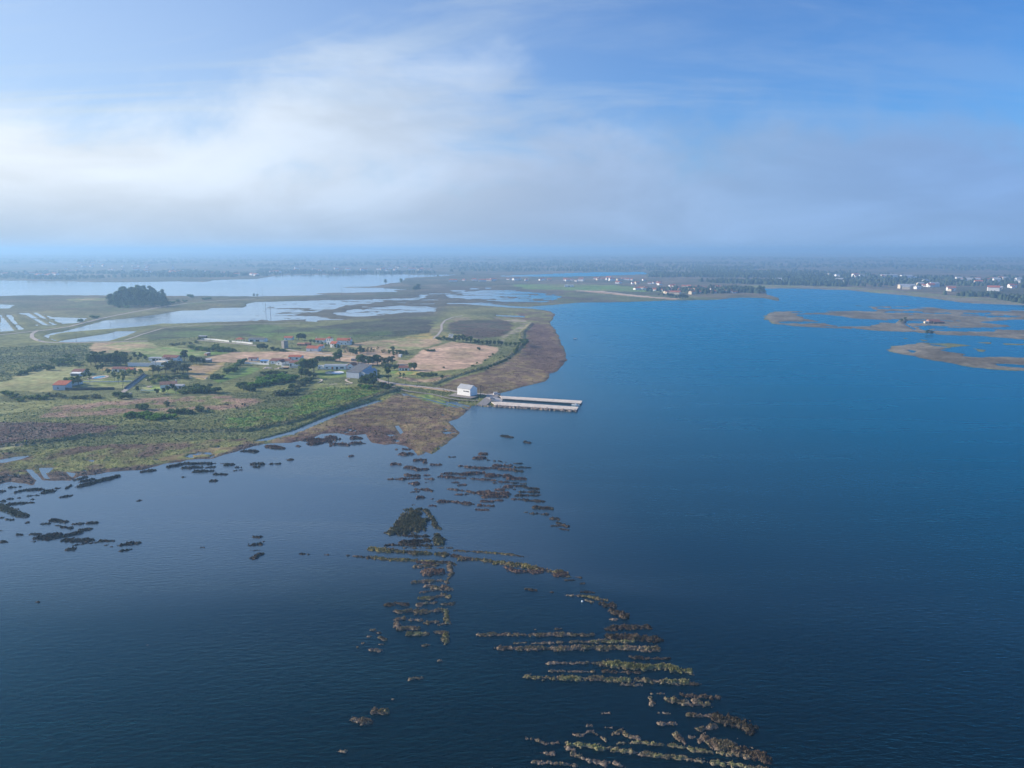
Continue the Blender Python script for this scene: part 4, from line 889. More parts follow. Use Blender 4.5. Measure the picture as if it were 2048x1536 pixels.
def proto(kind, mat, seed):
    """(crown mesh, trunk mesh) of a kind, height about its natural size"""
    key = (kind, mat, seed)
    if key in PROTO: return PROTO[key]
    g_ = random.Random(seed * 77 + hash(kind) % 1 + len(kind))
    blobs, limbs = [], []
    if kind == 'pine':            # 12 m, broad flat crown
        for i in range(13):
            a = g_.uniform(0, 6.28); r = g_.uniform(.4, 3.2); z = g_.uniform(3.2, 10.4)
            blobs.append((r * math.cos(a), r * math.sin(a), z, g_.uniform(1.6, 2.5), g_.uniform(1.6, 2.5), g_.uniform(1.0, 1.7)))
            limbs.append(((0, 0, max(.5, z - 2.5)), (r * math.cos(a) * .9, r * math.sin(a) * .9, z), .16, .05))
        trunk = [((0, 0, -.4), (.2, .1, 5), .32, .24), ((.2, .1, 5), (.1, .3, 9.5), .24, .1)]; n, s = 1500, .42
    elif kind == 'broad':         # 10 m
        for i in range(11):
            a = g_.uniform(0, 6.28); r = g_.uniform(.3, 3.0); z = g_.uniform(3.4, 8.4); k = 1.15 - abs(z - 5.6) / 7
            blobs.append((r * k * math.cos(a), r * k * math.sin(a), z, g_.uniform(1.3, 2.3), g_.uniform(1.3, 2.3), g_.uniform(1.1, 1.9)))
            limbs.append(((0, 0, g_.uniform(2, 4)), (r * k * math.cos(a) * .9, r * k * math.sin(a) * .9, z), .14, .04))
        trunk = [((0, 0, -.4), (.1, .1, 3.5), .3, .22), ((.1, .1, 3.5), (0, .2, 8.5), .22, .06)]; n, s = 1150, .40
    elif kind == 'slender':       # 14 m, thin and open
        for i in range(9):
            a = g_.uniform(0, 6.28); r = g_.uniform(.2, 1.7); z = g_.uniform(6.0, 13.2)
            blobs.append((r * math.cos(a), r * math.sin(a), z, g_.uniform(.8, 1.5), g_.uniform(.8, 1.5), g_.uniform(.9, 1.6)))
            limbs.append(((0, 0, z - 1.6), (r * math.cos(a), r * math.sin(a), z), .10, .03))
        trunk = [((0, 0, -.4), (.3, .0, 7), .24, .16), ((.3, 0, 7), (.1, .3, 13), .16, .04)]; n, s = 620, .38
    elif kind == 'euc':           # 32 m, irregular with gaps
        for i in range(22):
            a = g_.uniform(0, 6.28); z = g_.uniform(4, 29); r = g_.uniform(.5, 6.5) * (1.1 - abs(z - 18) / 26)
            blobs.append((r * math.cos(a), r * math.sin(a), z, g_.uniform(2.2, 3.8), g_.uniform(2.2, 3.8), g_.uniform(1.9, 3.4)))
            limbs.append(((0, 0, z - 5), (r * math.cos(a) * .9, r * math.sin(a) * .9, z), .3, .08))
        trunk = [((0, 0, -.5), (.5, .2, 14), .6, .4), ((.5, .2, 14), (-.2, .5, 29), .4, .1)]; n, s = 1900, .85
    elif kind == 'bush':          # 4 m
        for i in range(8):
            a = g_.uniform(0, 6.28); r = g_.uniform(.2, 1.9); z = g_.uniform(1.0, 2.9) - r * .25
            blobs.append((r * math.cos(a), r * math.sin(a), z, g_.uniform(.9, 1.5), g_.uniform(.9, 1.5), g_.uniform(.8, 1.2)))
            limbs.append(((r * .3 * math.cos(a), r * .3 * math.sin(a), -.2), (r * math.cos(a) * .8, r * math.sin(a) * .8, z), .07, .03))
        trunk = []; n, s = 620, .30
    elif kind == 'pampas':        # 3 m spray of plumes
        for i in range(7):
            a = g_.uniform(0, 6.28); r = g_.uniform(.2, 1.3); z = g_.uniform(1.6, 2.7)
            blobs.append((r * math.cos(a), r * math.sin(a), z, .5, .5, .7))
            limbs.append(((0, 0, -.2), (r * math.cos(a), r * math.sin(a), z), .05, .02))
        blobs.append((0, 0, .7, 1.2, 1.2, .9)); trunk = []; n, s = 260, .26
    PROTO[key] = (leaf_mesh('crown', blobs, n, s, mat, seed + len(kind)), limb_mesh('trunk', trunk, limbs))
    return PROTO[key]
NAT = {'pine': 12.0, 'broad': 10.0, 'slender': 14.0, 'euc': 32.0, 'bush': 4.0, 'pampas': 3.0}
NAMES = {'pine': ('pine_tree', 'tree', 'crown', 'trunk'), 'broad': ('broadleaf_tree', 'tree', 'crown', 'trunk'), 'slender': ('slender_tree', 'tree', 'crown', 'trunk'),
         'euc': ('eucalyptus_tree', 'tree', 'crown', 'trunk'), 'bush': ('shrub', 'shrub', 'foliage', 'stems'), 'pampas': ('pampas_clump', 'plant', 'plumes', 'stems')}
ZCACHE = []
def plant(kind, mat, u, v, h, label, group, wide=1.0, z=1.0):
    x, y = P(u, v, z); ZCACHE.append((x, y))
    nm, cat, cn, tn = NAMES[kind]
    cr, tr = proto(kind, mat, random.randrange(3))
    o = empty(nm, (x, y, 0), random.uniform(0, 6.28)); s = h / NAT[kind] * random.uniform(.92, 1.08)
    o.scale = (s * wide, s * wide, s)
    for n_, me_ in ((cn, cr), (tn, tr)):
        c = bpy.data.objects.new(n_, me_); COL.objects.link(c); c.parent = o
    tag(o, label, cat, group); PLANTS.append(o)
    return o
PLANTS = []
def plants(kind, mat, h, spots, label, group=None, wide=1.0):
    for sp in spots: plant(kind, mat, sp[0], sp[1], sp[2] if len(sp) > 2 else h, label, group or label, wide)

plants('pine', 'dark', 13, [(182, 731), (192, 732), (202, 730), (212, 732), (222, 731), (232, 732), (242, 731), (252, 732), (188, 727), (207, 726), (228, 727), (247, 727)],
       'dark round-topped pine in the dense row beside the long white flat-roofed building', 'pine row', 1.0)
plants('bush', 'mid', 4.5, [(104, 724), (112, 727), (121, 722), (128, 730), (137, 722), (150, 731), (158, 731), (144, 726), (116, 731), (133, 715), (150, 715)], 'rough green shrub in the thicket behind the pale pasture', 'thicket behind the pasture', 1.3)
plants('bush', 'dark', 4.5, [(62, 743), (70, 741), (78, 738), (88, 735), (96, 737), (50, 748), (40, 751), (100, 741)], 'dark shrub in the hedge along the top of the pale pasture', 'pasture hedge', 1.3)
plants('broad', 'mid', 9, [(136, 773), (146, 774), (157, 771)], 'dense green tree over the end of the brown-roofed farm row', 'trees at the farm row')
plants('broad', 'dark', 6.5, [(168, 758), (175, 750), (195, 742), (216, 750), (226, 756), (205, 741)], 'dark garden tree around the blue swimming pool', 'pool garden trees')
plants('slender', 'mid', 10, [(238, 768), (180, 766), (247, 771), (230, 764)], 'slender tall tree on the lawn in front of the swimming pool', 'slender lawn trees')
plants('broad', 'light', 7, [(250, 757), (258, 752), (282, 752), (270, 754), (244, 752)], 'pale olive tree at the end of the long dark fence', 'pale trees by the fence')
plants('broad', 'grey', 10, [(306, 748, 9), (317, 748, 9), (332, 747), (344, 746, 12), (356, 747, 12), (367, 748, 11), (376, 748, 9), (350, 750, 8)], 'big grey-green tree in the clump below the long white building', 'clump below the white building', 1.1)
plants('bush', 'mid', 4, [(310, 757), (322, 757), (335, 758), (348, 758), (360, 757), (372, 758), (300, 762), (330, 763)], 'green shrub in the thicket below the grey-green tree clump', 'thicket below the clump', 1.3)
plants('broad', 'dark', 11, [(369, 723, 13)], 'tall dark rounded tree beside the red-roofed house of the white flat-roofed building')
plants('broad', 'dark', 9, [(385, 729), (393, 730), (400, 729), (408, 730, 7)], 'dark tree in front of the low grey sheds', 'trees at the grey sheds')
plants('pine', 'dark', 7, [(270, 717), (282, 717), (291, 720, 6), (276, 722, 5), (262, 722, 5)], 'low dark pine behind the white courtyard wall', 'low pines behind the courtyard')
plants('bush', 'mid', 6, [(385, 699), (395, 701), (405, 702), (415, 703), (425, 703), (433, 701, 8), (441, 703, 8), (449, 704), (457, 704), (465, 704)], 'green bush in the long hedge below the white garden wall', 'hedge below the garden wall', 1.2)
plants('bush', 'grey', 4, [(345, 692), (355, 690), (368, 690), (380, 689), (392, 687), (398, 680), (403, 679)], 'pale grey-green shrub beside the start of the white garden wall', 'pale shrubs by the garden wall', 1.3)
plants('broad', 'dark', 7.5, [(520, 700), (527, 700), (533, 700, 6)], 'dark bushy tree by the track bend near the grey block tower', 'trees at the track bend', 1.2)
plants('bush', 'dark', 4, [(553, 702), (560, 703), (567, 703), (546, 700)], 'dark shrub at the foot of the grey block tower', 'shrubs at the tower foot', 1.3)
plants('bush', 'mid', 6.5, [(453, 748), (460, 744), (467, 740), (474, 736), (480, 731), (486, 727), (470, 744)], 'green bush in the slanting hedge between the yellow meadow and the green crop', 'slanting crop hedge', 1.2)
plants('bush', 'dark', 5.5, [(428, 758), (436, 758), (442, 757)], 'dark shrub at the low corner of the yellow meadow', 'meadow corner shrubs', 1.2)
plants('bush', 'dark', 6, [(383, 784), (392, 786), (402, 786), (412, 787), (421, 787), (430, 786), (395, 780), (410, 780)], 'dark shrub in the mass below the yellow meadow', 'dark mass below the meadow', 1.3)
plants('bush', 'bright', 6, [(508, 774), (518, 773), (528, 771), (538, 769), (548, 768), (558, 766), (568, 765), (578, 763), (586, 762), (520, 764), (533, 762), (546, 760), (558, 758), (570, 757), (525, 768)],
       'bright green shrub in the big thicket below the walled farm', 'bright thicket below the walled farm', 1.4)
plants('bush', 'dark', 5, [(478, 776), (487, 780), (497, 782), (506, 783), (490, 772), (500, 776), (530, 750), (542, 749), (552, 750), (566, 750)], 'dark shrub edging the bright green thicket', 'dark edge of the bright thicket', 1.3)
plants('bush', 'grey', 5, [(552, 792), (560, 791), (590, 783), (598, 778), (585, 790), (603, 772)], 'grey-green shrub below the bright green thicket', 'grey shrubs below the thicket', 1.3)
plants('bush', 'dark', 5.5, [(568, 791), (576, 789), (583, 780), (610, 767), (618, 764)], 'dark shrub among the grey-green ones below the thicket', 'dark shrubs below the thicket', 1.2)
plants('broad', 'light', 15, [(606, 748, 14), (617, 747, 16), (628, 746, 14)], 'large sunlit olive-green tree between the walled farm and the round pond lawn', 'large sunlit trees', 1.05)
plants('broad', 'dark', 9, [(603, 756), (612, 757), (620, 757, 7), (628, 758, 6)], 'dark tree at the foot of the large sunlit trees', 'dark trees at the sunlit trees')
plants('broad', 'dark', 10, [(597, 681), (604, 681, 11), (610, 681, 8)], 'dark tree behind the small red-roofed cottage on the ridge', 'trees behind the ridge cottage', 1.1)
plants('broad', 'mid', 12, [(671, 725, 11), (680, 725, 13)], 'tall green tree behind the flat white pavilion', 'trees behind the flat pavilion', .9)
plants('bush', 'dark', 5.5, [(646, 722), (653, 722), (660, 722), (666, 723), (634, 721), (640, 721)], 'dark shrub along the back of the flat white pavilion', 'shrubs behind the flat pavilion', 1.1)
plants('broad', 'dark', 7.5, [(684, 689), (691, 689), (698, 690), (706, 691, 5)], 'dark tree against the largest red-roofed villa', 'trees at the villa')
plants('broad', 'mid', 5.5, [(671, 698), (677, 698), (645, 692), (652, 694, 4), (622, 687), (629, 687)], 'small green tree in front of the villa', 'small villa trees')
plants('pampas', 'plume', 3.4, [(685, 697), (692, 697), (690, 705), (697, 704), (703, 703), (722, 702), (728, 701), (735, 700), (742, 701), (741, 705), (746, 704), (755, 699), (765, 706), (768, 704), (734, 705), (720, 706), (694, 700)],
       'pale tan plume grass clump on the bare ground behind the pavilion', 'plume grass clumps', 1.3)
plants('broad', 'dark', 8, [(706, 711), (713, 713), (721, 707, 9), (726, 709, 7), (701, 708, 6)], 'dark tree among the plume grass clumps', 'trees among the plume grass')
plants('broad', 'mid', 10.5, [(717, 730), (724, 731)], 'green tree right behind the big grey barn', 'trees behind the barn')
plants('broad', 'dark', 11.5, [(737, 732), (746, 732, 12.5), (755, 732, 12)], 'big dark tree on the track behind the big grey barn', 'big dark trees at the track', 1.1)
plants('broad', 'grey', 9, [(767, 730), (776, 730), (785, 729), (770, 741, 7), (778, 741, 8), (765, 737, 6)], 'grey-green tree beside the dry field corner', 'grey trees at the dry field')
plants('slender', 'dark', 15, [(777, 769, 16), (772, 750, 13)], 'tall slender dark tree at the road bend', 'slender dark trees')
plants('slender', 'mid', 11, [(757, 767, 12), (800, 761, 7), (808, 762, 7), (750, 764, 9)], 'light slender tree by the road past the barn', 'light slender trees')
plants('broad', 'dark', 9.5, [(724, 772, 8), (732, 773), (740, 774), (748, 775, 9), (743, 768, 10), (735, 766, 9)], 'dark tree in the dense mass in front of the big grey barn', 'dark mass before the barn', 1.1)
plants('bush', 'bright', 4.5, [(722, 776), (730, 778), (738, 779)], 'bright green shrub at the foot of the dense mass before the barn', 'bright shrubs before the barn', 1.2)
plants('bush', 'dark', 5.5, [(764, 776), (770, 777), (776, 777)], 'dark shrub at the fork of road and boardwalk', 'shrubs at the fork', 1.2)
plants('broad', 'mid', 7, [(778, 710, 6), (785, 708, 9), (793, 711, 6), (788, 713, 5)], 'green tree in the clump between the two dry fields', 'clump between dry fields', .9)
plants('bush', 'dark', 4, [(804, 709), (812, 709), (800, 706), (808, 706)], 'dark shrub at the edge of the clump between the fields', 'shrubs between dry fields', 1.3)
plants('broad', 'light', 7.5, [(822, 741), (829, 741, 8)], 'olive tree beside the small white cottage', 'trees beside the cottage', 1.1)
plants('broad', 'mid', 6, [(795, 740), (789, 741, 5)], 'green tree on the barn side of the small white cottage', 'trees before the cottage')
plants('bush', 'mid', 2.6, [(836, 751), (843, 753), (850, 752), (857, 753), (864, 752), (871, 751), (846, 749), (858, 749)], 'low green bush in the strip below the dry field', 'strip below the dry field', 1.7)
plants('broad', 'dark', 9, [(911, 684), (918, 685, 10), (926, 685, 10), (934, 686), (941, 686, 8)], 'dark tree in the tall half of the windbreak above the dry field', 'tall windbreak')
plants('broad', 'dark', 6.5, [(949, 689), (957, 689), (965, 690), (973, 691), (981, 691), (989, 691), (997, 691), (1003, 691, 5)], 'dark tree in the low half of the windbreak above the dry field', 'low windbreak', 1.2)
plants('broad', 'mid', 6, [(1012, 693), (1021, 693), (1030, 694), (1038, 695), (1046, 695, 9), (1051, 692, 9), (1042, 690, 7), (1054, 688, 7)], 'green tree in the clump on the bend of the east dike', 'dike bend clump', 1.2)
plants('broad', 'mid', 7, [(1029, 711), (1033, 707), (1036, 703, 6)], 'green tree on the slope of the east dike', 'dike slope trees')
plants('bush', 'dark', 3, [(853, 702), (858, 703), (863, 703), (868, 703)], 'dark shrub in the lone patch on the dry field edge', 'lone patch on the field edge', 1.4)
plants('bush', 'dark', 4, [(958, 700)], 'lone dark round shrub standing on the dry field')
plants('bush', 'mid', 4.5, [(876, 680), (881, 679), (887, 678), (893, 681), (899, 681), (905, 682)], 'green shrub around the parked white caravans', 'shrubs at the caravans', 1.1)
plants('bush', 'dark', 3, [(884, 757, 3.6)], 'lone dark shrub on the bare strip above the boathouse')
plants('bush', 'dark', 2.8, [(962, 741), (968, 739), (974, 738), (981, 735), (988, 732), (995, 730), (1001, 727), (1007, 724), (1012, 722), (1018, 718)], 'dark shrub along the outer foot of the east dike', 'shrubs on the east dike', 1.3)
plants('bush', 'mid', 2.2, [(985, 710), (979, 715), (970, 722), (954, 728), (945, 733), (888, 737), (1008, 714), (1000, 717)], 'small shrub along the inner side of the east dike', 'small shrubs inside the dike', 1.2)
plants('bush', 'dark', 5, [(277, 819), (284, 820), (291, 820)], 'tall dark shrub behind the bright green heath thicket', 'tall heath shrubs', 1.1)
plants('bush', 'bright', 4.2, [(254, 836), (263, 835), (272, 834), (281, 833), (290, 833), (299, 834), (308, 835), (317, 837), (326, 838), (335, 838), (343, 837), (285, 838), (300, 839), (313, 841)], 'bright green shrub in the heath thicket above the dike', 'bright heath thicket', 1.4)
plants('bush', 'dark', 4.2, [(343, 826), (351, 827), (359, 828), (367, 828), (375, 828), (381, 828)], 'dark shrub beside the bright green heath thicket', 'dark heath shrubs', 1.2)
plants('bush', 'grey', 4.2, [(335, 812), (396, 824, 5.5), (402, 824, 5.5), (399, 821, 5)], 'grey rounded shrub on the dry reddish heath', 'grey heath shrubs', 1.0)
plants('bush', 'grey', 3.6, [(98, 793), (107, 794), (116, 793), (146, 798), (153, 797), (161, 798), (170, 798), (188, 796), (195, 797), (124, 796)], 'pale shrub in the line below the brown-roofed farm row', 'pale shrubs below the farm row', 1.2)
plants('bush', 'mid', 4.2, [(60, 798), (68, 798), (76, 799), (84, 799), (91, 799), (12, 791), (22, 793), (30, 796), (40, 803)], 'rough green shrub below the pale pasture', 'shrubs below the pasture', 1.3)
plants('bush', 'dark', 4, [(230, 793), (238, 793), (246, 794), (253, 794), (244, 799), (260, 798)], 'dark shrub where the long dark fence ends', 'shrubs at the fence end', 1.2)
plants('broad', 'dark', 6, [(275, 785, 5), (314, 790, 6), (335, 784), (345, 780), (352, 785, 5), (328, 788, 5)], 'dark tree around the cottage with the tilted pink roof', 'trees at the tilted-roof cottage')
plants('bush', 'light', 5, [(363, 788, 4), (378, 786), (372, 780, 4), (318, 765, 4), (308, 768, 4)], 'olive shrub near the cottage with the tilted pink roof', 'olive shrubs at the cottage', 1.2)
# eucalyptus grove and lone trees across the ponds
eu = []
for i in range(46):
    f = (i + .5) / 46; u = 222 + 112 * f + random.uniform(-4, 4)
    env = .62 + .42 * math.sin(math.pi * min(1, max(0, (f * .98 + .04)))) + random.uniform(-.08, .1)
    eu.append((u, random.choice((598, 602, 606, 609, 612)), 31 * env))
plants('euc', 'euc', 30, eu, 'tall blue-green eucalyptus in the big isolated grove across the ponds', 'eucalyptus grove', 1.2)
plants('broad', 'euc', 12, [(u_, 613 + (k_ % 3) * 1.2) for k_, u_ in enumerate(range(222, 338, 6))], 'low dense tree fringing the foot of the eucalyptus grove', 'fringe of the eucalyptus grove', 1.3)
plants('bush', 'mid', 7, [(240, 615), (255, 616), (345, 607), (356, 605), (370, 604), (410, 600), (418, 599), (382, 595, 9), (185, 637), (192, 637), (160, 645)], 'low bush along the causeway by the eucalyptus grove', 'causeway bushes', 1.4)
plants('broad', 'dark', 16, [(771, 568, 19), (829, 583, 16), (837, 583, 20), (833, 582, 15), (802, 567, 16), (1522, 587, 24), (1526, 587, 15), (1518, 588, 12), (515, 594, 8), (508, 594, 8)], 'lone dark tree on the flat far marsh', 'lone far trees')
plants('broad', 'dark', 11, [(1327, 593, 8), (1335, 594), (1345, 596), (1352, 597, 9), (1359, 598), (1365, 598, 13), (1371, 598, 12), (1375, 597, 8), (1318, 592, 7), (1340, 595)], 'dark tree in the row below the red-roofed shore village', 'row below the shore village', 1.2)
plants('broad', 'dark', 8, [(1855, 668, 7), (1862, 668, 6), (1803, 646, 6), (1810, 642, 5)], 'bushy tree on the marsh island with the lone red house', 'marsh island trees', 1.3)
_h, *_r = terrain(np.array([q[0] for q in ZCACHE]), np.array([q[1] for q in ZCACHE]))
for o, hh in zip(PLANTS, _h): o.location.z = max(float(hh), 0.0) - .1

# ------------------------------------------------------------------ buildings
def house(name, label, u, v, w, d, h, yaw, roof='gable', rh=2.0, wall='white', rmat='tile', wins=(), cat='house', group=None, over=.35, chimney=None, base_z=None, z=1.0, align='l', lift=0.0, extra=None):
    """front-left (align l) or front-middle (c) corner at photo pixel (u, v); front runs along local x, depth along local y.
    wins: (side, along, bottom, width, height, material) with side f/b/l/r"""
    x, y = P(u, v, z)
    gz = ground_z(x, y) if base_z is None else base_z
    o = empty(name, (x, y, gz + lift), R(yaw))
    x0 = 0 if align == 'l' else -w / 2; x1 = x0 + w; y0, y1 = 0, d
    mb = MB()
    if roof == 'gable': mb.extrude_y([(0, 0)], 0, 0) if False else None
    B = -.6
    if roof in ('flat', 'hip', 'none'):
        mb.box(x0, x1, y0, y1, B, h)
    elif roof == 'gable':      # ridge along x, gables at the sides
        vs = [(x0, y0, B), (x1, y0, B), (x1, y1, B), (x0, y1, B), (x0, y0, h), (x1, y0, h), (x1, y1, h), (x0, y1, h), (x0, d / 2, h + rh), (x1, d / 2, h + rh)]
        mb.add(vs, [(0, 3, 2, 1), (0, 1, 5, 4), (1, 2, 6, 9, 5), (2, 3, 7, 6), (3, 0, 4, 8, 7), (4, 5, 9, 8), (8, 9, 6, 7)])
    elif roof == 'gable_y':    # ridge along y, gable to the front
        xm = (x0 + x1) / 2
        vs = [(x0, y0, B), (x1, y0, B), (x1, y1, B), (x0, y1, B), (x0, y0, h), (x1, y0, h), (x1, y1, h), (x0, y1, h), (xm, y0, h + rh), (xm, y1, h + rh)]
        mb.add(vs, [(0, 3, 2, 1), (0, 1, 5, 8, 4), (1, 2, 6, 5), (2, 3, 7, 9, 6), (3, 0, 4, 7), (4, 8, 9, 7), (8, 5, 6, 9)])
    elif roof == 'shed':       # low at the front, high at the back
        vs = [(x0, y0, B), (x1, y0, B), (x1, y1, B), (x0, y1, B), (x0, y0, h), (x1, y0, h), (x1, y1, h + rh), (x0, y1, h + rh)]
        mb.add(vs, [(0, 3, 2, 1), (4, 5, 6, 7), (0, 1, 5, 4), (1, 2, 6, 5), (2, 3, 7, 6), (3, 0, 4, 7)])
    mb.obj('wall', M[wall], o)
    t = .22; e = over; rb = MB()
    def slab(pts):             # a sloping slab from four top corners
        n = len(pts); rb.add([(a, b_, c - .02 + .06) for a, b_, c in pts] + [(a, b_, c + t + .06) for a, b_, c in pts], [tuple(reversed(range(n))), tuple(range(n, 2 * n))] + [(i, (i + 1) % n, n + (i + 1) % n, n + i) for i in range(n)])
    if roof == 'gable':
        k = rh / (d / 2); ym = d / 2
        slab([(x0 - e, y0 - e, h - e * k), (x1 + e, y0 - e, h - e * k), (x1 + e, ym, h + rh), (x0 - e, ym, h + rh)])
        slab([(x0 - e, ym, h + rh), (x1 + e, ym, h + rh), (x1 + e, y1 + e, h - e * k), (x0 - e, y1 + e, h - e * k)])
    elif roof == 'gable_y':
        xm = (x0 + x1) / 2; k = rh / (w / 2)
        slab([(x0 - e, y0 - e, h - e * k), (xm, y0 - e, h + rh), (xm, y1 + e, h + rh), (x0 - e, y1 + e, h - e * k)])
        slab([(xm, y0 - e, h + rh), (x1 + e, y0 - e, h - e * k), (x1 + e, y1 + e, h - e * k), (xm, y1 + e, h + rh)])
    elif roof == 'shed':
        k = rh / d; slab([(x0 - e, y0 - e, h - e * k), (x1 + e, y0 - e, h - e * k), (x1 + e, y1 + e, h + rh + e * k), (x0 - e, y1 + e, h + rh + e * k)])
    elif roof == 'flat':
        rb.box(x0 + .25, x1 - .25, y0 + .25, y1 - .25, h + .01, h + .06)
        for a in ((x0 - .05, x1 + .05, y0 - .05, y0 + .24), (x0 - .05, x1 + .05, y1 - .24, y1 + .05), (x0 - .05, x0 + .24, y0 + .25, y1 - .25), (x1 - .24, x1 + .05, y0 + .25, y1 - .25)):
            pb = MB().box(*a, h + .003, h + .45)
            pb.obj('parapet', M[wall], o)
    elif roof == 'hip':
        xm0, xm1 = (x0 + d / 2, x1 - d / 2) if w > d else ((x0 + x1) / 2 - .1, (x0 + x1) / 2 + .1); ym0, ym1 = (d / 2 - .1, d / 2 + .1)
        vs = [(x0 - e, y0 - e, h), (x1 + e, y0 - e, h), (x1 + e, y1 + e, h), (x0 - e, y1 + e, h), (xm0, d / 2, h + rh), (xm1, d / 2, h + rh)]
        rb.add([(a, b_, c + .05) for a, b_, c in vs], [(0, 3, 2, 1), (0, 1, 5, 4), (1, 2, 5), (2, 3, 4, 5), (3, 0, 4)])
    if rb.v:
        ro = rb.obj('roof', M[rmat], o)
        if chimney:
            cx_, cy_, ch_ = chimney
            MB().box(cx_ - .4, cx_ + .4, cy_ - .4, cy_ + .4, h * .6, ch_).obj('chimney', M['white'], ro)
    for wn in wins:
        sd_, al, zb, ww, wh, *mt = wn
        p = .06
        if sd_ == 'f': a = (x0 + al, x0 + al + ww, y0 - p, y0 + .02)
        elif sd_ == 'b': a = (x0 + al, x0 + al + ww, y1 - .02, y1 + p)
        elif sd_ == 'l': a = (x0 - p, x0 + .02, y0 + al, y0 + al + ww)
        else: a = (x1 - .02, x1 + p, y0 + al, y0 + al + ww)
        MB().box(*a, zb, zb + wh).obj('door' if zb < .2 else 'window', M[mt[0] if mt else 'glass'], o)
    tag(o, label, cat, group)
    return o
def wallrun(name, label, pts, h, th, mat, cat='wall', z=1.0, group=None, cope=None):
    """a free-standing wall or fence along photo points on the ground: one panel a side"""
    W = [P(*p, z) for p in pts]
    o = empty(name, (W[0][0], W[0][1], 0)); 
    for a, b_ in zip(W[:-1], W[1:]):
        ax, ay = a[0] - W[0][0], a[1] - W[0][1]; bx, by = b_[0] - W[0][0], b_[1] - W[0][1]
        L_ = math.hypot(bx - ax, by - ay); nx, ny = -(by - ay) / L_ * th / 2, (bx - ax) / L_ * th / 2
        gz = (ground_z(*a) + ground_z(*b_)) / 2
        MB().prism([(ax - nx, ay - ny), (bx - nx, by - ny), (bx + nx, by + ny), (ax + nx, ay + ny)], gz - .6, gz + h).obj('wall_panel', M[mat], o)
    tag(o, label, cat, group); return o

# boathouse on its deck
bh = house('boathouse', 'white boathouse with pale grey gable roof standing by the two piers', 914.6, 790.2, 13.2, 9.0, 4.7, -36, 'gable', 2.6, 'white', 'zinc',
      wins=[('f', 6.4, 2.5, 2.2, .75), ('f', 8.9, 2.5, 3.2, .75), ('r', 3.2, .0, 2.4, 2.6, 'white')], over=.12, cat='boathouse', lift=.55)
# big barn
barn = house('grey_barn', 'big barn with dark grey sloping roof and pale blue cladding', 693, 755.6, 13.5, 21, 5.2, -22, 'shed', 4.4, 'cladding', 'slate', wins=[('f', 5.5, 0, 3.0, .12)] if False else [], over=.2, cat='barn')
house('grey_shed', 'lower grey-roofed shed attached to the side of the big barn', 718.6, 756.6, 6.5, 20, 4.6, -22, 'gable_y', 1.9, 'cladding', 'zinc', wins=[('f', 1.6, .1, 2.6, 2.8)], over=.2, cat='shed')
house('flat_pavilion', 'long flat-roofed white pavilion facing the round pond lawn', 647.4, 739.2, 21.5, 8, 3.6, -1, 'flat', 0, 'white', 'zinc',
      wins=[('f', 2.0, 1.0, 2.2, 1.2), ('f', 7.6, 0.1, 1.9, 2.4, 'orange'), ('f', 12.0, .1, 2.0, 2.3), ('f', 16.0, .9, 3.6, 1.5)], cat='house')
house('small_annex', 'small white flat-roofed annex at the end of the long pavilion', 635.5, 738.8, 5.2, 5, 2.9, -1, 'flat', 0, 'white', 'zinc', wins=[('f', 1.0, .8, 1.4, 1.2)], cat='annex')
house('gabled_cottage', 'small white cottage with orange roof squeezed between pavilion and barn', 695, 738.6, 6.4, 9, 3.4, -14, 'gable_y', 2.0, 'white', 'tile', wins=[('f', 2.0, 1.2, 1.7, .8)], cat='cottage')
# villa group on the ridge
house('villa_wing', 'red-roofed low wing of the white villa with a chimney at its end', 630.5, 685.5, 12.5, 7, 3.2, -6, 'gable', 1.9, 'white', 'tile', wins=[('f', 2, .2, 3.0, 2.3), ('f', 7, 1, 1.2, 1.3)], chimney=(.4, 3.5, 6.6))
house('villa_tower', 'square white two-storey tower house with pointed red roof', 653, 688.5, 6.2, 6.2, 7.2, -18, 'hip', 2.2, 'white', 'tile', wins=[('f', 1.0, 4.6, 1.1, 1.3), ('f', 3.8, 4.6, 1.1, 1.3), ('f', 2.0, 0.1, 1.2, 2.2)])
house('steep_villa', 'white front wing of the villa with steep red roof and shaded gable', 660.5, 695.2, 8.2, 8, 4.6, -24, 'gable', 2.3, 'white', 'tile', wins=[('f', 3.4, .1, 1.1, 2.2), ('f', 3.2, 3.0, 1.3, 1.1), ('r', 3, 1.2, 1.2, 1.2)])
house('villa_main', 'largest white villa block with long orange roof and white chimney', 673, 690, 17, 9, 5.4, -9, 'gable', 2.4, 'white', 'tile', wins=[('f', 2, 1, 1.2, 1.3), ('f', 6, 1, 1.2, 1.3), ('f', 11, 1, 1.2, 1.3), ('f', 14, 3.4, 1.2, 1.2)], chimney=(16.4, 4.5, 9.2))
house('white_farmhouse', 'white farmhouse with plain bright red roof by the plume grass', 612.6, 702.8, 14.5, 8.5, 3.6, -13, 'gable', 2.4, 'white', 'tile', wins=[('f', 5.3, .1, .9, 2.2, 'slate'), ('r', 3.6, 1, 1.0, 1.0)])
house('farm_lean_to', 'small red-roofed lean-to tucked behind the white farmhouse', 637, 697, 5.5, 5, 2.9, -13, 'gable', 1.2, 'white', 'tile', cat='shed')
house('ridge_cottage', 'small white cottage with dull red roof alone on the ridge', 568, 680.4, 11, 6.5, 2.9, -8, 'gable', 1.7, 'white', 'tile', wins=[('f', 3, .8, 1.0, 1.1)])
house('block_tower', 'windowless grey concrete block tower in the fields', 563.2, 696.6, 5.2, 5.6, 8.8, -38, 'none', 0, 'grey', 'grey', cat='tower')
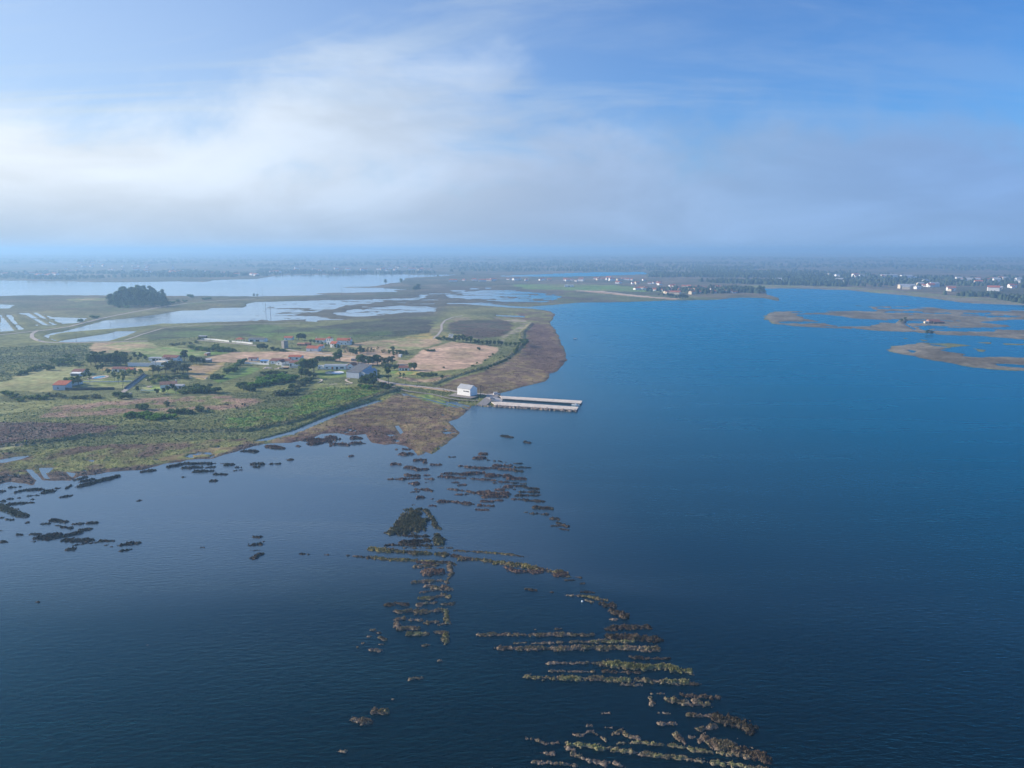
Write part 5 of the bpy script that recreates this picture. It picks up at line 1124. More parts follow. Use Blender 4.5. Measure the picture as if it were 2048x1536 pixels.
house('brick_shed', 'long low pink brick shed beyond the white farmhouse', 594, 691.5, 9.5, 4.5, 2.2, -8, 'shed', .5, 'brick', 'brick', cat='shed', wins=[('f', 4, .1, 1.2, 1.8, 'slate')])
house('brick_store', 'short low brown-roofed brick store beside the pink brick shed', 609, 691.3, 7, 4.5, 2.3, -8, 'gable', .9, 'brick', 'oldtile', cat='shed', wins=[('f', 2, .1, 1.2, 1.8, 'slate')])
# walled farm
house('walled_farmhouse', 'long white house with brown tiled roof inside the walled farm', 541, 728.6, 21, 8, 3.4, -9, 'gable', 1.9, 'white', 'oldtile', wins=[('f', 2, 1, 1, 1.1), ('f', 5.5, 1, 1, 1.1), ('f', 9, .1, 1, 2.1), ('f', 12.5, 1, 1, 1.1), ('f', 16, 1, 1, 1.1)])
house('farm_gable', 'white gabled wing facing out of the walled farm', 551.5, 730.4, 7.4, 10, 3.0, -20, 'gable_y', 1.9, 'white', 'oldtile', wins=[('f', 3.0, .9, 1.1, 1.2)])
house('farm_upper_house', 'white house with brighter red roof at the back of the walled farm', 577, 722.5, 13.5, 7.5, 4.4, -6, 'gable', 1.5, 'white', 'tile', wins=[('f', 1.4, 2.2, 1.8, 1.5), ('f', 8.0, 2.2, 2.0, 1.5)])
house('farm_lower_house', 'low white house with brown roof at the barn side of the walled farm', 578.5, 732.5, 10.5, 7, 3.2, -6, 'shed', 1.4, 'white', 'oldtile', wins=[('f', 1, .2, 1.4, 2)])
house('awning_shelter', 'blue awning shelter against the white walled farmhouse', 520, 727.3, 8, 4.5, 2.7, -6, 'shed', .4, 'white', 'awning', cat='shelter', wins=[('f', .8, .1, 2.6, 2.0), ('f', 4.4, .1, 2.4, 2.0)])
house('farm_side_shed', 'low brown-roofed shed at the outer end of the walled farm', 497, 722, 9, 5, 2.4, -4, 'gable', 1, 'white', 'oldtile', cat='shed', wins=[('f', 3, .1, 1.2, 1.9)])
wallrun('farm_wall', 'low white wall along the front of the walled farm', [(489, 727.5), (515, 728.8), (538, 730.5)], 1.9, .35, 'white')
wallrun('farm_yard_wall', 'pale grey wall closing the lower yard of the walled farm', [(563, 734), (580, 736), (597, 736.6)], 1.5, .3, 'zinc')
house('wooden_hut', 'tiny open hut with pale tan roof below the walled farm', 566.6, 738.7, 4.6, 3, 1.6, -4, 'shed', .4, 'darkwood', 'sand', cat='hut', wins=[('f', 1.4, .1, 1.2, 1.3)])
# long garden wall, pavilion with posts, dark-roofed house
wallrun('garden_wall', 'long white garden wall stepping down along the track', [(396.5, 678.6), (430, 681), (458, 684.2)], 1.9, .35, 'white')
wallrun('garden_wall', 'shorter white garden wall continuing past the open gateway to the track end', [(464, 684.6), (485, 686.4), (505, 688.8)], 1.9, .35, 'white')
kx, ky = P(471, 683.4, 1.0); kz = ground_z(kx, ky)
ki = empty('posted_pavilion', (kx, ky, kz), R(-8))
MB().add([(-.6, -.6, 2.9), (10.6, -.6, 2.9), (10.6, 6.6, 2.9), (-.6, 6.6, 2.9), (3.4, 3, 5.0), (6.6, 3, 5.0)], [(0, 3, 2, 1), (0, 1, 5, 4), (1, 2, 5), (2, 3, 4, 5), (3, 0, 4)]).obj('roof', M['tile'], ki)
for a, b_ in ((0, 0), (3.3, 0), (6.6, 0), (10, 0), (0, 6), (10, 6)): MB().box(a - .15, a + .15, b_ - .15, b_ + .15, -.4, 2.9).obj('post', M['white'], ki)
tag(ki, 'open pavilion with orange hipped roof behind the garden wall', 'pavilion')
house('dark_roofed_house', 'low house with dark roof and white gable beside the orange-roofed pavilion', 497, 683.3, 22, 8, 3.0, -11, 'gable', 1.6, 'white', 'slate', wins=[('f', 2, .2, 5, 2.2), ('f', 10, .2, 5, 2.2)], over=.1)
house('track_shed', 'low dark shed with pale roof at the top end of the garden wall', 396.5, 676.4, 10, 4.5, 2.3, -3, 'shed', .5, 'darkwood', 'zinc', cat='shed', wins=[('f', 3, .1, 1.6, 1.9, 'slate')])
# long flat-roofed building with courtyard
house('flat_roofed_hall', 'long white flat-roofed building with cream roof beside the pine row', 302, 733.2, 13, 13, 3.9, -2, 'flat', 0, 'white', 'cream', cat='building', wins=[('r', 4, 1, 1.2, 1.2)])
wallrun('courtyard_wall', 'tall plain white courtyard wall running from the flat hall to the pines', [(256, 732.6), (280, 733), (302, 733.4)], 3.7, .4, 'white')
house('hall_house', 'white house with dull red roof above the flat-roofed hall', 325, 724.5, 17, 9, 5.0, -12, 'gable', 2.0, 'white', 'oldtile', wins=[('f', 11.5, 2.8, 1.1, 1.2), ('f', 14, 1.0, 1.1, 1.2), ('r', 3, 2.2, 1.1, 1.2)])
house('hall_gable', 'white gabled block in front of the house above the flat hall', 322, 726.5, 9, 7, 3.4, -12, 'gable_y', 1.6, 'white', 'oldtile', wins=[('f', 3.5, 1, 1.2, 1.2)])
house('courtyard_porch', 'low white porch building with three dark openings in the courtyard', 297.5, 722.5, 15, 5, 3.2, -2, 'shed', .3, 'white', 'zinc', wins=[('f', 4, .2, 3.0, 2.3), ('f', 7.8, .2, 2.6, 2.3), ('f', 11, .2, 2.4, 2.3)], cat='building')
house('grey_shed', 'long low grey shed behind the trees of the yellow meadow', 399, 725.6, 11, 5, 2.6, -4, 'shed', .8, 'grey', 'zinc', cat='shed', wins=[('f', 4, .1, 2, 2, 'slate')])
house('pink_hut', 'tiny pink-walled hut at the edge of the tan field', 409, 711.4, 4, 5, 2.4, -35, 'shed', .5, 'brick', 'zinc', cat='hut', wins=[('f', 1.2, .1, 1, 1.7, 'slate')])
house('tilted_cottage', 'white cottage with pale pink roof half hidden in trees', 320.5, 777.5, 13, 7, 3.0, 24, 'gable', 1.9, 'white', 'brick', wins=[('f', 4, 1, 1, 1.1), ('f', 8, 1, 1, 1.1)], chimney=(12.3, 3.5, 6.2))
house('blue_shed', 'low pale shed with dark doorways beside the tilted-roof cottage', 347, 777.6, 8, 4, 2.4, -6, 'shed', .4, 'cladding', 'zinc', cat='shed', wins=[('f', 1, .1, 1.6, 1.8), ('f', 5, .1, 1.6, 1.8)])
# farm row with brown roofs
house('blue_walled_house', 'pale blue-walled end house of the brown-roofed farm row', 106, 780.6, 11.2, 8, 4.2, -3, 'shed', 2.2, 'cladding', 'tile', wins=[('f', 4, 1.2, 1, 1)])
house('row_house', 'middle house of the brown-roofed farm row', 115, 772.5, 10, 16, 3.0, -24, 'gable_y', 1.6, 'white', 'oldtile', wins=[('l', 4, 1, 1, 1), ('l', 9, 1, 1, 1)])
house('row_farmhouse', 'back house of the brown-roofed farm row behind the white canopy', 144, 749.5, 11, 9, 2.8, -6, 'gable', 1.8, 'white', 'oldtile', wins=[('f', 2, .1, 1.4, 1.9), ('f', 7, .1, 1.4, 1.9)])
house('white_canopy', 'flat white canopy in front of the back house of the farm row', 141, 752.6, 9, 5, 2.4, -6, 'shed', .3, 'cladding', 'white', cat='canopy', wins=[('f', .6, .1, 7.6, 2.0, 'slate')])
house('garden_house', 'low house with red-brown roof and pale terrace above the pool', 224, 744, 13, 7, 2.8, -4, 'gable', 1.5, 'white', 'oldtile', wins=[('f', 3, .2, 2.2, 2.1), ('f', 8, .2, 2.2, 2.1)])
house('garden_store', 'tiny brown-roofed store behind the pool trees', 252, 744.5, 7, 5, 2.6, -4, 'gable', 1.2, 'brick', 'tile', cat='shed', wins=[('f', 2.5, .1, 1.2, 1.9)])
wallrun('long_fence', 'long dark blue-grey fence slanting along the lane', [(249, 779.5), (262, 770), (276, 760), (289, 749.5)], 1.9, .3, 'slate', cat='fence')
wallrun('garden_hedge_wall', 'long dark wall closing the lower side of the pool garden', [(131, 781.2), (165, 781), (200, 780.6), (229, 780)], 2.3, .5, 'darkwood', cat='wall')
wallrun('garden_kerb', 'low white garden wall across the pool lawn', [(163, 764.4), (200, 764.6), (238, 764.2), (264, 762.8)], .7, .4, 'white')
wallrun('cottage_kerb', 'low white wall in front of the tilted-roof cottage', [(282, 781.6), (300, 781.8), (312, 781.2)], .6, .4, 'white')
# small cottage on the dry field side, pump house, caravans
house('field_cottage', 'small white cottage with dull red roof below the dry field', 797.5, 741.6, 9.6, 6, 2.7, -4, 'gable', 1.5, 'white', 'oldtile', wins=[('f', 1.2, .9, 1.2, 1.1), ('f', 3.6, .1, 1.3, 2), ('f', 6.2, .2, 2.2, 1.9)])
house('pump_house', 'tiny windowless white pump house at the dry field edge', 797, 714.6, 3.1, 2.6, 2.6, -20, 'flat', 0, 'white', 'zinc', cat='hut', wins=[('r', .7, .1, 1.0, 1.9, 'slate')])
house('small_barn', 'low pale-roofed shed under the big dark trees by the track', 727, 725.8, 6, 5, 2.6, -16, 'gable', 1.2, 'brick', 'zinc', cat='shed', wins=[('f', 2, .1, 1.2, 1.9, 'slate')])
house('ruined_store', 'little grey ruined store behind the pavilion cottage', 702, 722.5, 6, 4.5, 2.4, -10, 'none', 0, 'grey', 'grey', cat='store', wins=[('f', 2, .1, 1.2, 1.8, 'slate')])
for (cu, cv, yw, lb) in ((897.5, 672.6, -12, 'white caravan parked behind another by the sandy track'), (896, 676.6, -18, 'white caravan parked in front of another by the sandy track')):
    x, y = P(cu, cv, 1.0); cz = ground_z(x, y); cv_o = empty('caravan', (x, y, cz), R(yw))
    MB().extrude_y([(0, .6), (5.6, .6), (6.0, 1.4), (5.6, 2.7), (.4, 2.8), (0, 1.8)], 0, 2.3).obj('body', M['paint_white'], cv_o)
    MB().box(1.2, 2.6, -.05, .02, 1.5, 2.2).obj('window', M['glass'], cv_o); MB().box(3.4, 4.8, -.05, .02, 1.5, 2.2).obj('window', M['glass'], cv_o)
    for yy in (.1, 2.0): MB().tube((2.8, yy, .35), (2.8, yy + .2, .35), .35, .35, 10).obj('wheel', M['rubber'], cv_o)
    tag(cv_o, lb, 'caravan')
house('red_marsh_house', 'lone red-brown house on the flat marsh island across the water', 1858, 646.6, 17, 10, 3.6, -4, 'gable', 2.4, 'brick', 'oldtile', wins=[('f', 4, 1, 1.4, 1.4), ('f', 11, 1, 1.4, 1.4)], z=.6)
house('dark_marsh_shed', 'long dark shed attached to the lone red house on the marsh', 1868, 647.2, 16, 7, 2.6, -4, 'shed', .8, 'darkwood', 'oldtile', cat='shed', wins=[('f', 5, .1, 2, 2, 'slate')], z=.6)
house('pale_marsh_shed', 'tiny pale shed beside the lone red house on the marsh', 1850, 646.8, 6, 5, 2.6, -4, 'gable', 1, 'cream', 'zinc', cat='shed', wins=[('f', 2, .1, 1.4, 1.9, 'slate')], z=.6)
house('field_barn', 'long low white barn alone in the far peninsula fields', 1129, 573.8, 30, 10, 4.5, -3, 'gable', 2, 'white', 'zinc', cat='barn', wins=[('f', 12, .1, 5, 3, 'slate')])

# ------------------------------------------------------------------ garden features
def flat_shape(name, label, cat, outline_m, u, v, mat, top, yaw=0, kind=None, thick=.5, z=1.0):
    x, y = P(u, v, z); gz = ground_z(x, y)
    o = MB().prism(outline_m, -thick, top).obj(name, M[mat], loc=(x, y, gz)); o.rotation_euler = (0, 0, R(yaw))
    tag(o, label, cat, kind=kind); return o
el = lambda a, b_, n=28, t0=0, t1=2 * math.pi: [(a * math.cos(t0 + (t1 - t0) * i / n), b_ * math.sin(t0 + (t1 - t0) * i / n)) for i in range(n)]
flat_shape('ornamental_pond', 'dark oval ornamental pond on the pavilion lawn', 'pond', el(7.0, 9.5), 665.5, 745.2, 'pond', .22)
flat_shape('paved_terrace', 'bright white oval terrace beside the dark pond', 'terrace', el(5.6, 7.0), 675.5, 746.0, 'white', .30)
flat_shape('swimming_pool', 'bright blue swimming pool in the farm garden', 'pool', el(4.0, 7.0), 198.5, 755.4, 'pool', .32)
flat_shape('pool_terrace', 'pale terrace around the swimming pool', 'terrace', el(8.0, 10.5), 196.5, 755.6, 'pale_stone', .22)
def ribbon(name, pts, width, mat, label=None, cat=None, kind='structure', lift=.22, z=1.0, step=3.0, minh=None):
    """a path laid over the ground"""
    W = [np.array(P(*p, z)) for p in pts]; fine_ = [W[0]]
    for a, b_ in zip(W[:-1], W[1:]):
        k = max(1, int(np.linalg.norm(b_ - a) / step))
        fine_ += [a + (b_ - a) * (i + 1) / k for i in range(k)]
    Q = np.array(fine_); 
    for _ in range(3):
        if len(Q) > 4: Q[1:-1] = (Q[:-2] + 2 * Q[1:-1] + Q[2:]) / 4
    T = np.gradient(Q, axis=0); T /= np.linalg.norm(T, axis=1)[:, None] + 1e-9; Nn = np.column_stack([-T[:, 1], T[:, 0]])
    wv = width / 2 * (1 + .15 * fbm(Q[:, 0], Q[:, 1], 9, 2, 41))[:, None]
    A_, B_ = Q + Nn * wv, Q - Nn * wv
    hs = np.max([terrain(p[:, 0].copy(), p[:, 1].copy())[0] for p in (Q, A_, B_, (Q + A_) / 2, (Q + B_) / 2)], axis=0)
    for _ in range(2): hs[1:-1] = np.maximum(hs[1:-1], (hs[:-2] + hs[2:]) / 2)
    if minh is not None: hs = np.maximum(hs, minh)
    hs = hs + lift; n_ = len(Q)
    o0 = Q[0]
    vs = [(a[0] - o0[0], a[1] - o0[1], h_) for a, h_ in zip(A_, hs)] + [(b_[0] - o0[0], b_[1] - o0[1], h_) for b_, h_ in zip(B_, hs)] + \
         [(a[0] - o0[0], a[1] - o0[1], h_ - .7) for a, h_ in zip(A_, hs)] + [(b_[0] - o0[0], b_[1] - o0[1], h_ - .7) for b_, h_ in zip(B_, hs)]
    fs = []
    for i in range(n_ - 1):
        fs += [(i, n_ + i, n_ + i + 1, i + 1), (2 * n_ + i, i, i + 1, 2 * n_ + i + 1), (n_ + i, 3 * n_ + i, 3 * n_ + i + 1, n_ + i + 1)]
    o = new_mesh_obj(name, vs, fs, M[mat], loc=(o0[0], o0[1], 0), smooth=False)
    tag(o, label, cat, kind=kind); return o
ribbon('shore_road', [(700, 742), (735, 748), (748, 757), (760, 762), (777, 766), (816, 771), (860, 776), (880, 778), (900, 781), (920, 784), (953, 786.6), (982, 788.5), (990, 792), (985, 797)], 4.2, 'road', 'dusty road from the barn to the piers')
ribbon('road_bank', [(765, 765.4), (777, 768), (816, 773), (860, 778), (900, 783.2)], 3.4, 'sand', 'orange sandy bank below the road', lift=.10)
ribbon('causeway_road', [(-200, 684), (0, 670), (60, 664), (100, 659.5), (140, 653.5), (215, 634.5), (260, 625.6), (320, 615), (375, 606.6), (440, 601.5), (512, 597.4)], 5, 'road', 'pale road along the causeway past the grove')
ribbon('pond_road', [(75, 661.5), (64, 668), (64, 675), (74, 681), (90, 684.8), (120, 685.8), (175, 685.6), (235, 684), (295, 682.4)], 4.6, 'road', 'pale road curving round the end of the pond')
ribbon('dike_track', [(250, 681), (285, 669), (325, 657), (360, 653), (420, 650), (512, 648), (600, 648)], 3.2, 'road', 'faint pale track along the pond dike')
ribbon('wall_track', [(396, 680.6), (430, 683.4), (460, 686.6), (485, 688.8), (515, 692)], 4, 'road', 'pale track in front of the white garden wall')
ribbon('farm_track', [(575, 699), (590, 702), (612, 704.4), (640, 707.6), (665, 710.6), (700, 713), (725, 717)], 3.2, 'road', 'pale track past the white farmhouse')
ribbon('sandy_track', [(866, 678), (876, 670), (883, 660), (883, 650), (890, 641), (905, 635), (925, 631.5)], 3.2, 'road', 'pale sandy track over the heath')
ribbon('lane', [(244, 786), (258, 776), (268, 768), (280, 758), (291, 750)], 4, 'road', 'pale lane beside the long dark fence')
ribbon('peninsula_track', [(1150, 580), (1200, 583), (1260, 590), (1330, 597)], 9, 'road', 'pale straight track across the peninsula fields', step=20)
ribbon('garden_path', [(700, 757.4), (690, 758.6), (692, 762.5), (702, 765.6), (709, 767.6), (700, 769.2), (690, 768.6)], 1.6, 'pale_stone', 'curved pale path in the garden before the barn')
ribbon('lawn_path', [(655, 769.5), (665, 769.2), (675, 768.6)], 1.5, 'pale_stone', 'short pale path below the pavilion lawn')
ribbon('pond_path', [(632, 757), (645, 759.5), (644, 763), (636, 766)], 1.5, 'pale_stone', 'pale curving path below the sunlit trees')
for (ru, rv, s_) in ((530, 737.5, 1.6), (534, 736.3, 2.2), (540, 737.0, 1.8), (552, 738.5, 1.5), (558, 737.5, 2.0), (563, 737, 1.7), (380, 756, 1.6), (413, 757.5, 1.4), (454, 741.5, 1.4), (299, 775, 2.2), (255, 789, 1.8), (260, 788, 1.5), (296, 760, 1.8)):
    x, y = P(ru, rv, 1.0); o = empty('rubble_heap', (x, y, ground_z(x, y)))
    g_ = random.Random(int(ru * 10)); 
    bm = bmesh.new(); bmesh.ops.create_icosphere(bm, subdivisions=2, radius=1.0)
    for vv in bm.verts: vv.co *= g_.uniform(.75, 1.15); vv.co.z = max(vv.co.z * .55, -.3)
    me_ = bpy.data.meshes.new('heap'); bm.to_mesh(me_); bm.free(); me_.materials.append(M['pale_stone'])
    c = bpy.data.objects.new('heap', me_); COL.objects.link(c); c.parent = o; o.scale = (s_ * 1.3, s_, s_)
    tag(o, 'pale heap of rubble or cut reeds lying by the fields', 'heap', 'pale heaps by the fields')
# ------------------------------------------------------------------ harbour: piers, slipway, deck, boardwalk
def quad_prism(name, mat, pts, ztop, zbot, parent, zp=None):
    W = [P(*p, ztop) for p in pts]
    px, py = parent.location.x, parent.location.y
    return MB().prism([(a - px, b_ - py) for a, b_ in W][::-1], zbot, ztop).obj(name, M[mat], parent)
x, y = P(1003, 797, 1.2)
pn = empty('stone_pier', (x, y, 0))
quad_prism('pier_deck', 'concrete', [(998.5, 791.6), (1164.6, 801.4), (1161.6, 806.6), (1004, 796.6)], 1.35, .95, pn)
quad_prism('pier_wall', 'dark_conc', [(999.2, 791.8), (1164.1, 801.5), (1161.3, 806.3), (1004.2, 796.4)], .945, -1.5, pn)
tag(pn, 'long plain concrete pier with a white boat moored at its end', 'pier')
x, y = P(991, 811, 1.2)
ps = empty('stone_pier', (x, y, 0))
quad_prism('pier_deck', 'concrete', [(982.5, 803.6), (1003, 803.6), (1157, 813.6), (1153.5, 819.4), (990, 809.4)], 1.35, .95, ps)
quad_prism('pier_wall', 'dark_conc', [(983, 803.8), (1003, 803.8), (1156.5, 813.7), (1153.2, 819.1), (990.2, 809.2)], .945, -1.5, ps)
tag(ps, 'concrete pier edged with a slope of rough boulders', 'pier')
# boulders along its outer foot
bm = bmesh.new(); bmesh.ops.create_icosphere(bm, subdivisions=1, radius=1.0); g_ = random.Random(5)
for vv in bm.verts: vv.co *= g_.uniform(.78, 1.12)
rock_me = bpy.data.meshes.new('boulder'); bm.to_mesh(rock_me); bm.free(); rock_me.materials.append(M['stone'])
a0 = np.array(P(990, 809.6, 1.2)); a1 = np.array(P(1153.5, 819.6, 1.2)); nrm_ = np.array([-(a1 - a0)[1], (a1 - a0)[0]]); nrm_ /= np.linalg.norm(nrm_)
if nrm_[1] > 0: nrm_ = -nrm_
for i in range(150):
    f = random.random(); off = random.uniform(.2, 2.4); p = a0 + (a1 - a0) * f + nrm_ * off
    c = bpy.data.objects.new('boulder', rock_me); COL.objects.link(c); c.parent = ps
    s_ = random.uniform(.4, .95); c.scale = (s_ * random.uniform(.8, 1.5), s_, s_ * .8); c.rotation_euler = (random.uniform(0, 6), random.uniform(0, 6), random.uniform(0, 6))
    c.location = (p[0] - ps.location.x, p[1] - ps.location.y, max(.05, .95 - off * .42))
x, y = P(965, 803, 1.0)
sl = empty('slipway', (x, y, 0))
W = [P(953.5, 808.6, .5), P(972, 811.4, .5), P(983.5, 801, 1.2), P(970, 796, 1.2)]
zt = [.55, .55, 1.5, 1.5]
vs = [(a - x, b_ - y, z_) for (a, b_), z_ in zip(W, zt)] + [(a - x, b_ - y, -1.5) for a, b_ in W]
new_mesh_obj('ramp', vs, [(0, 1, 2, 3), (7, 6, 5, 4), (0, 4, 5, 1), (1, 5, 6, 2), (2, 6, 7, 3), (3, 7, 4, 0)], M['asphalt'], sl)
W2 = [P(984.2, 800.8, 1.2), P(1003, 803.2, .2), P(1006, 797.4, .2), P(990, 794.5, 1.2)]
vs = [(a - x, b_ - y, z_) for (a, b_), z_ in zip(W2, [1.46, .05, .05, 1.46])] + [(a - x, b_ - y, -1.5) for a, b_ in W2]
new_mesh_obj('basin_ramp', vs, [(0, 1, 2, 3), (7, 6, 5, 4), (0, 4, 5, 1), (1, 5, 6, 2), (2, 6, 7, 3), (3, 7, 4, 0)], M['concrete'], sl)
W3 = [P(970.4, 795.6, 1.5), P(983.8, 800.6, 1.5), P(990.5, 794.2, 1.5), P(998, 791.4, 1.5), P(996, 786.5, 1.5), P(975, 787.5, 1.5)]
MB().prism([(a - x, b_ - y) for a, b_ in W3][::-1], -.5, 1.44).obj('apron', M['road'], sl)
tag(sl, 'grey paved slipway dropping to the water between boathouse and piers', 'slipway')
# riprap and planting under the ramp
for i in range(26):
    f = random.random(); p = np.array(P(952, 810.5, .3)) * (1 - f) + np.array(P(982, 812.5, .3)) * f
    c = bpy.data.objects.new('boulder', rock_me); COL.objects.link(c); c.parent = sl
    s_ = random.uniform(.35, .8); c.scale = (s_ * 1.3, s_, s_ * .7); c.rotation_euler = (random.uniform(0, 6), random.uniform(0, 6), 0); c.location = (p[0] - x, p[1] - y + random.uniform(-1, 1), .15)
# deck round the boathouse
x, y = P(905, 790, 1.5)
dk = empty('timber_deck', (x, y, 0))
W = [P(896, 791.0, 1.6), P(941.5, 796.5, 1.6), P(958, 792.0, 1.6), P(912, 785.0, 1.6)]
MB().prism([(a - x, b_ - y) for a, b_ in W][::-1], 1.32, 1.56).obj('deck', M['wood'], dk)
for i in range(9):
    f = i / 8; p = np.array(W[0]) * (1 - f) + np.array(W[1]) * f
    MB().tube((p[0] - x, p[1] - y + .35, -.6), (p[0] - x, p[1] - y + .35, 1.32), .14, .14, 6).obj('post', M['darkwood'], dk)
for i in range(4):
    f = (i + .6) / 4; p = np.array(W[1]) * (1 - f) + np.array(W[2]) * f
    MB().tube((p[0] - x, p[1] - y + .35, -.6), (p[0] - x, p[1] - y + .35, 1.32), .14, .14, 6).obj('post', M['darkwood'], dk)
tag(dk, 'raised timber deck on dark posts under the boathouse', 'deck')
bh.location.z = 1.57 + .62
# boardwalk over the marsh
bw_pts = [(778, 770), (790, 774), (802, 778), (816, 782.5), (838, 785), (860, 787.5), (876, 790.5), (889, 794.5), (905, 797.6), (925, 800), (945, 801.2), (957, 801)]
Wb = [np.array(P(*p, 1.6)) for p in bw_pts]
bw = empty('boardwalk', (Wb[0][0], Wb[0][1], 0))
Qb = [Wb[0]]
for a, b_ in zip(Wb[:-1], Wb[1:]):
    k = max(1, int(np.linalg.norm(b_ - a) / 3)); Qb += [a + (b_ - a) * (i + 1) / k for i in range(k)]
Qb = np.array(Qb)
for _ in range(4): Qb[1:-1] = (Qb[:-2] + 2 * Qb[1:-1] + Qb[2:]) / 4
Qb = Qb - Wb[0]
for i in range(len(Qb) - 1):
    a, b_ = Qb[i], Qb[i + 1]; t = (b_ - a) / (np.linalg.norm(b_ - a) + 1e-9); nn = np.array([-t[1], t[0]]) * .95; b2 = b_ - t * .06
    MB().prism([tuple(a - nn), tuple(b2 - nn), tuple(b2 + nn), tuple(a + nn)], 1.5, 1.66).obj('walk_panel', M['wood'], bw)
    if i % 2 == 0:
        for sgn in (-.8, .8):
            q = a + nn * sgn; MB().tube((q[0], q[1], -.5), (q[0], q[1], 1.5), .1, .1, 5).obj('post', M['darkwood'], bw)
tag(bw, 'narrow grey timber boardwalk curving over the marsh to the slipway', 'boardwalk')

# ------------------------------------------------------------------ vehicles, boat, poles
def car(name, label, u, v, yaw, prof, cabin, glass_boxes, ln, wd, mat, z=1.5, zbase=None, wheels=(.8, 3.2), wr=.33, cat='car'):
    x, y = P(u, v, z); gz = zbase if zbase is not None else max(ground_z(x, y), 0) + .3
    o = empty(name, (x, y, gz), R(yaw))
    b_ = MB().extrude_y(prof, -wd / 2, wd / 2).obj('body', M[mat], o)
    bv = b_.modifiers.new('bevel', 'BEVEL'); bv.width = .08; bv.segments = 2
    c_ = MB().extrude_y(cabin, -wd / 2 + .12, wd / 2 - .12).obj('cabin', M['glass'], o)
    MB().extrude_y(glass_boxes, -wd / 2 + .10, wd / 2 - .10).obj('roof', M[mat], o)
    for wx in wheels:
        for sy in (-1, 1):
            w_ = MB().tube((wx, sy * (wd / 2 - .18), wr), (wx, sy * (wd / 2 + .02), wr), wr, wr, 12).obj('wheel', M['rubber'], o)
            MB().tube((wx, sy * (wd / 2 + .015), wr), (wx, sy * (wd / 2 + .035), wr), wr * .55, wr * .55, 10).obj('rim', M['zinc'], w_)
    tag(o, label, cat); return o
hatch = ([(0, .3), (4.1, .3), (4.15, .75), (3.2, .95), (.15, 1.0), (-.02, .7)], [(.12, .99), (3.15, .95), (2.35, 1.42), (.5, 1.45)], [(.42, 1.42), (2.42, 1.40), (2.3, 1.50), (.6, 1.52)])
van = ([(0, .35), (5.0, .35), (5.05, .95), (4.2, 1.25), (.0, 1.3)], [(.1, 1.29), (4.15, 1.25), (3.5, 1.95), (.1, 2.0)], [(.02, 1.97), (3.52, 1.92), (3.35, 2.12), (.05, 2.15)])
car('silver_hatchback', 'silver hatchback parked at the head of the slipway', 979.2, 798.6, 18, *hatch, 4.1, 1.75, 'paint_silver', zbase=1.56, wheels=(.75, 3.3))
car('white_van', 'white van parked where the road meets the plain pier', 987.0, 790.0, 20, *van, 5.0, 1.95, 'paint_white', zbase=1.56, wheels=(.9, 4.0), wr=.36, cat='van')
car('white_car', 'white car driving on the pale bend by the pond', 76, 681.2, -32, *hatch, 4.1, 1.8, 'paint_white', z=1.2, wheels=(.75, 3.3))
def boat(name, label, u, v, yaw, ln, mat='paint_white'):
    x, y = P(u, v, .3); o = empty(name, (x, y, 0), R(yaw)); n = 9; vs = []
    for i in range(n):
        f = i / (n - 1); wv = .95 * (1 - max(0, (f - .45) / .55) ** 2.2); sx = f * ln
        for (yy, zz) in ((-wv, .75 + .25 * f), (-wv * .75, -.25), (wv * .75, -.25), (wv, .75 + .25 * f), (wv * .8, .55), (-wv * .8, .55)): vs.append((sx, yy, zz))
    fs = []
    for i in range(n - 1):
        for k in range(6): fs.append((i * 6 + k, i * 6 + (k + 1) % 6, (i + 1) * 6 + (k + 1) % 6, (i + 1) * 6 + k))
    fs += [tuple(range(5, -1, -1)), tuple((n - 1) * 6 + k for k in range(6))]
    new_mesh_obj('hull', vs, fs, M[mat], o)
    MB().extrude_y([(ln * .35, .55), (ln * .62, .55), (ln * .55, 1.35), (ln * .38, 1.4)], -.6, .6).obj('cabin', M['paint_white'], o)
    MB().box(ln * .30, ln * .345, -.55, .55, .55, 1.2).obj('windscreen', M['glass'], o)
    MB().box(-.35, .02, -.2, .2, .1, .95).obj('outboard_motor', M['rubber'], o)
    tag(o, label, 'boat'); return o
boat('motor_boat', 'white motor boat moored at the end of the plain pier', 1143.5, 809.4, -26, 6.4)
boat('small_boat', 'tiny white boat far out on the open lagoon', 1147.2, 677.6, -8, 4.2)
def buoy(u, v, label):
    x, y = P(u, v, .2); o = empty('mooring_buoy', (x, y, 0)); bm = bmesh.new(); bmesh.ops.create_uvsphere(bm, u_segments=12, v_segments=8, radius=.35)
    me_ = bpy.data.meshes.new('float'); bm.to_mesh(me_); bm.free(); me_.materials.append(M['paint_white']); c = bpy.data.objects.new('float', me_); COL.objects.link(c); c.parent = o; c.location.z = .15
    MB().tube((0, 0, .4), (0, 0, .8), .05, .05, 6).obj('mast', M['darkwood'], o); tag(o, label, 'buoy')
buoy(1164.5, 1202.5, 'white mooring buoy floating beside the marsh banks'); buoy(1095.5, 691.5, 'pale buoy close to the east marsh edge')
pole_me = None
def pole(u, v, h, label, group=None, z=.6, r=.14):
    x, y = P(u, v, z); o = empty('utility_pole', (x, y, max(ground_z(x, y), -1.0)))
    MB().tube((0, 0, -.5), (0, 0, h), r, r * .7, 7).obj('pole', M['darkwood'], o)
    MB().box(-.9, .9, -.07, .07, h - .7, h - .5).obj('crossarm', M['darkwood'], o)
    for q in (-.75, 0, .75): MB().tube((q, 0, h - .5), (q, 0, h - .25), .06, .05, 6).obj('insulator', M['white'], o)
    tag(o, label, 'pole', group)
pole(961, 793.6, 9.5, 'dark utility pole standing between the boathouse and the parked van', z=1.2, r=.2)
